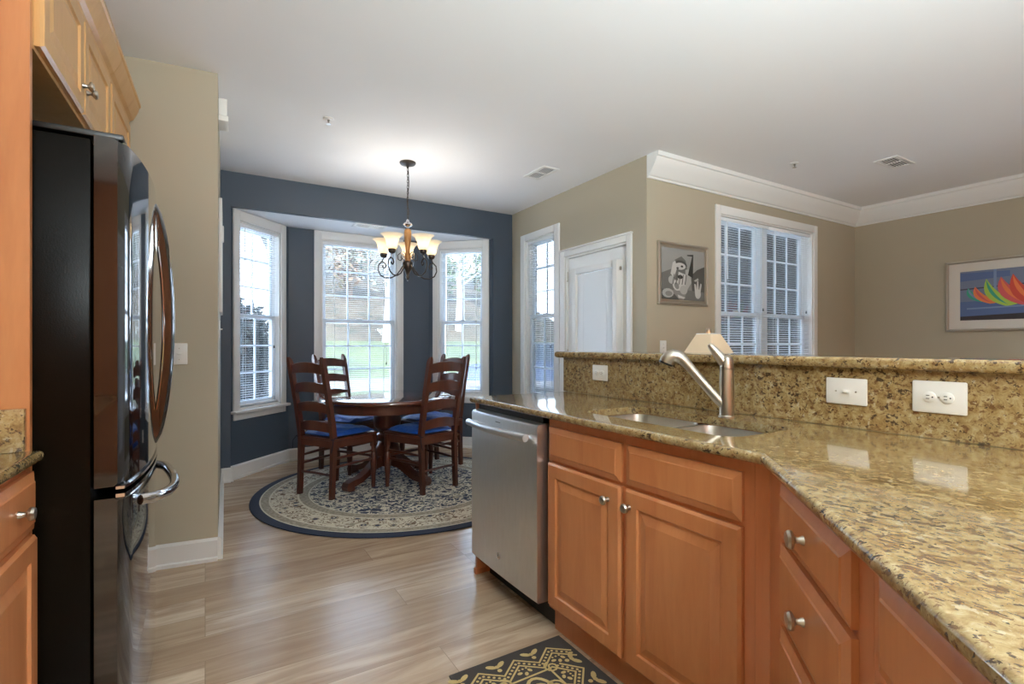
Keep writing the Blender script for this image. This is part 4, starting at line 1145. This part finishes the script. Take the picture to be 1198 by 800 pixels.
def leaves(name, c1, c2, c3):
    m = mat(name, rough=.7); g = G(m)
    g.color(g.ramp(g.noise(g.coord(), 2.2, 3), [(.35, c1), (.5, c2), (.65, c3)])); M[name] = m
leaves('leaf_green', lin(34, 48, 22), lin(50, 64, 30), lin(68, 80, 42)); leaves('leaf_autumn', lin(88, 58, 36), lin(102, 78, 54), lin(76, 72, 42)); leaves('leaf_dark', lin(10, 16, 12), lin(18, 25, 20), lin(46, 54, 46)); leaves('leaf_pale', lin(80, 84, 64), lin(96, 94, 80), lin(108, 92, 82))
def tree(label, x, y, z, h, r, n, lm, bm_='bark', lo=.35, seed=1, tr=.12, leaf=.22, name='tree', group='trees beyond the road'):
    T = thing(name, label, 'tree' if name == 'tree' else 'shrub', (x, y, z), 0, group); rd = random.Random(seed)
    b = MB(); b.tube([(0, 0, 0), (.1*tr*5, 0, h*.3), (-.05, .1, h*.6), (.0, 0, h*.92)], [tr, tr*.8, tr*.55, tr*.15], 8)
    for k in range(7):
        a = rd.random()*6.28; z0 = h*(lo+.08*k*(1-lo)); b.tube([(0, 0, z0), (r*.4*math.cos(a), r*.4*math.sin(a), z0+h*.1), (r*.75*math.cos(a), r*.75*math.sin(a), z0+h*.2)], [tr*.4, tr*.25, tr*.08], 6)
    b.build('trunk', bm_, T)
    b = MB()
    for i in range(n):
        while True:
            p = Vector((rd.uniform(-1, 1), rd.uniform(-1, 1), rd.uniform(-1, 1)))
            if .25 < p.length < 1: break
        c = Vector((p.x*r, p.y*r, h*(lo+(1-lo)*(p.z+1)/2)+rd.uniform(-.1, .1)*r)); s = leaf*rd.uniform(.6, 1.3)
        u = Vector((rd.uniform(-1, 1), rd.uniform(-1, 1), rd.uniform(-1, 1))).normalized(); v = u.orthogonal().normalized()
        b.face([c-u*s, c+v*s*.45, c+u*s, c-v*s*.45])
    b.build('foliage', lm, T, smooth=False)
tree('white barked tree on the bank straight behind the middle window', 9.2, 29.5, 1.3, 9, 3.0, 420, 'leaf_pale', 'pale_bark', .35, 1, .30)
tree('pale barked tree on the bank behind the right bay window', 15.0, 32, 1.9, 9, 2.8, 420, 'leaf_green', 'pale_bark', .35, 2, .26)
TS = []
for i in range(6): TS.append((5.4+3.7*i, 37.5+(i % 2)*.6, 4.2, ('leaf_green', 'leaf_autumn', 'leaf_pale', 'leaf_green')[i % 4]))
for i in range(5): TS.append((7.2+3.7*i, 43+(i % 2)*.8, 6.2, ('leaf_pale', 'leaf_green', 'leaf_autumn')[i % 3]))
for i, (x, y, z, lm) in enumerate(TS):
    tree(['green leafy tree on the wooded bank seen through the bay windows', 'orange leaved tree on the wooded bank seen through the bay windows', 'pale leaved tree on the wooded bank seen through the bay windows'][('leaf_green', 'leaf_autumn', 'leaf_pale').index(lm)], x, y, z-.2, 7.5+i % 3, 1.75, 420, lm, 'bark', .12, 10+i, .2, .30)
tree('dark evergreen shrub close outside the left bay window', .22, 7.6, -.2, 2.0, .62, 2600, 'leaf_dark', 'bark', .02, 40, .05, .075, 'shrub', 'shrubs outside the left bay window')
tree('dark evergreen shrub farther outside the left bay window', .35, 9.4, -.2, 2.1, .85, 2200, 'leaf_dark', 'bark', .02, 41, .05, .09, 'shrub', 'shrubs outside the left bay window')
# covered porch outside the twin window
m = mat('dark_siding', rough=.7); g = G(m); wv = g.node('ShaderNodeTexWave', bands_direction='Z'); g.link(g.coord(), wv.inputs[0]); wv.inputs['Scale'].default_value = 2.2
g.color(g.mix(wv.outputs[0], lin(28, 25, 23), lin(38, 35, 33))); M['dark_siding'] = m
struct(MB().box((7.2, 2.95, -.14), (7.35, 6.2, 2.9)).build('porch_wall', 'dark_siding', smooth=False))
struct(MB().box((3.35, 2.95, 2.62), (7.35, 4.7, 2.8)).build('porch_roof', 'dark_siding', smooth=False))
struct(MB().box((6.24, 2.95, -.14), (7.2, 3.05, 2.62)).build('porch_side', 'dark_siding', smooth=False))
# parked car beyond the narrow window
K = thing('car', 'dark blue parked car glimpsed through the narrow window beside the door', 'car', (8.6, 12.6, -.2), -.6)
M['car_paint'] = mat('car_paint', lin(40, 56, 84), .2, .3, coat=1); M['car_glass'] = mat('car_glass', lin(30, 38, 46), .05)
prof_c = [(-2.1, .35), (-2.12, .62), (-2.0, .80), (-1.2, .92), (1.3, .92), (1.95, .82), (2.12, .62), (2.12, .35)]
b = MB(); b.rings([[(x, y*(1 if z > .4 else .97), z) for x, z in prof_c] for y in (-.86, .86)]); b.build('body', 'car_paint', K, angle=25)
cab = [(-1.5, .92), (-.75, 1.40), (.45, 1.42), (1.15, .92)]
b = MB(); b.rings([[(x, -.8+.14*(z > 1), z) for x, z in cab], [(x, .8-.14*(z > 1), z) for x, z in cab]]); b.build('cabin_glass', 'car_glass', K, angle=25)
MB().box((-.75, -.66, 1.40), (.45, .66, 1.435), .015).build('roof', 'car_paint', K)
for x in (-1.3, 1.3):
    for s in (-1, 1):
        b = MB(); b.lathe([(.2, -.1), (.31, -.1), (.33, -.07), (.33, .07), (.31, .1), (.2, .1)], 20, (x, s*.78, .33), axis='y'); b.build('wheel', 'dark_plastic', K)
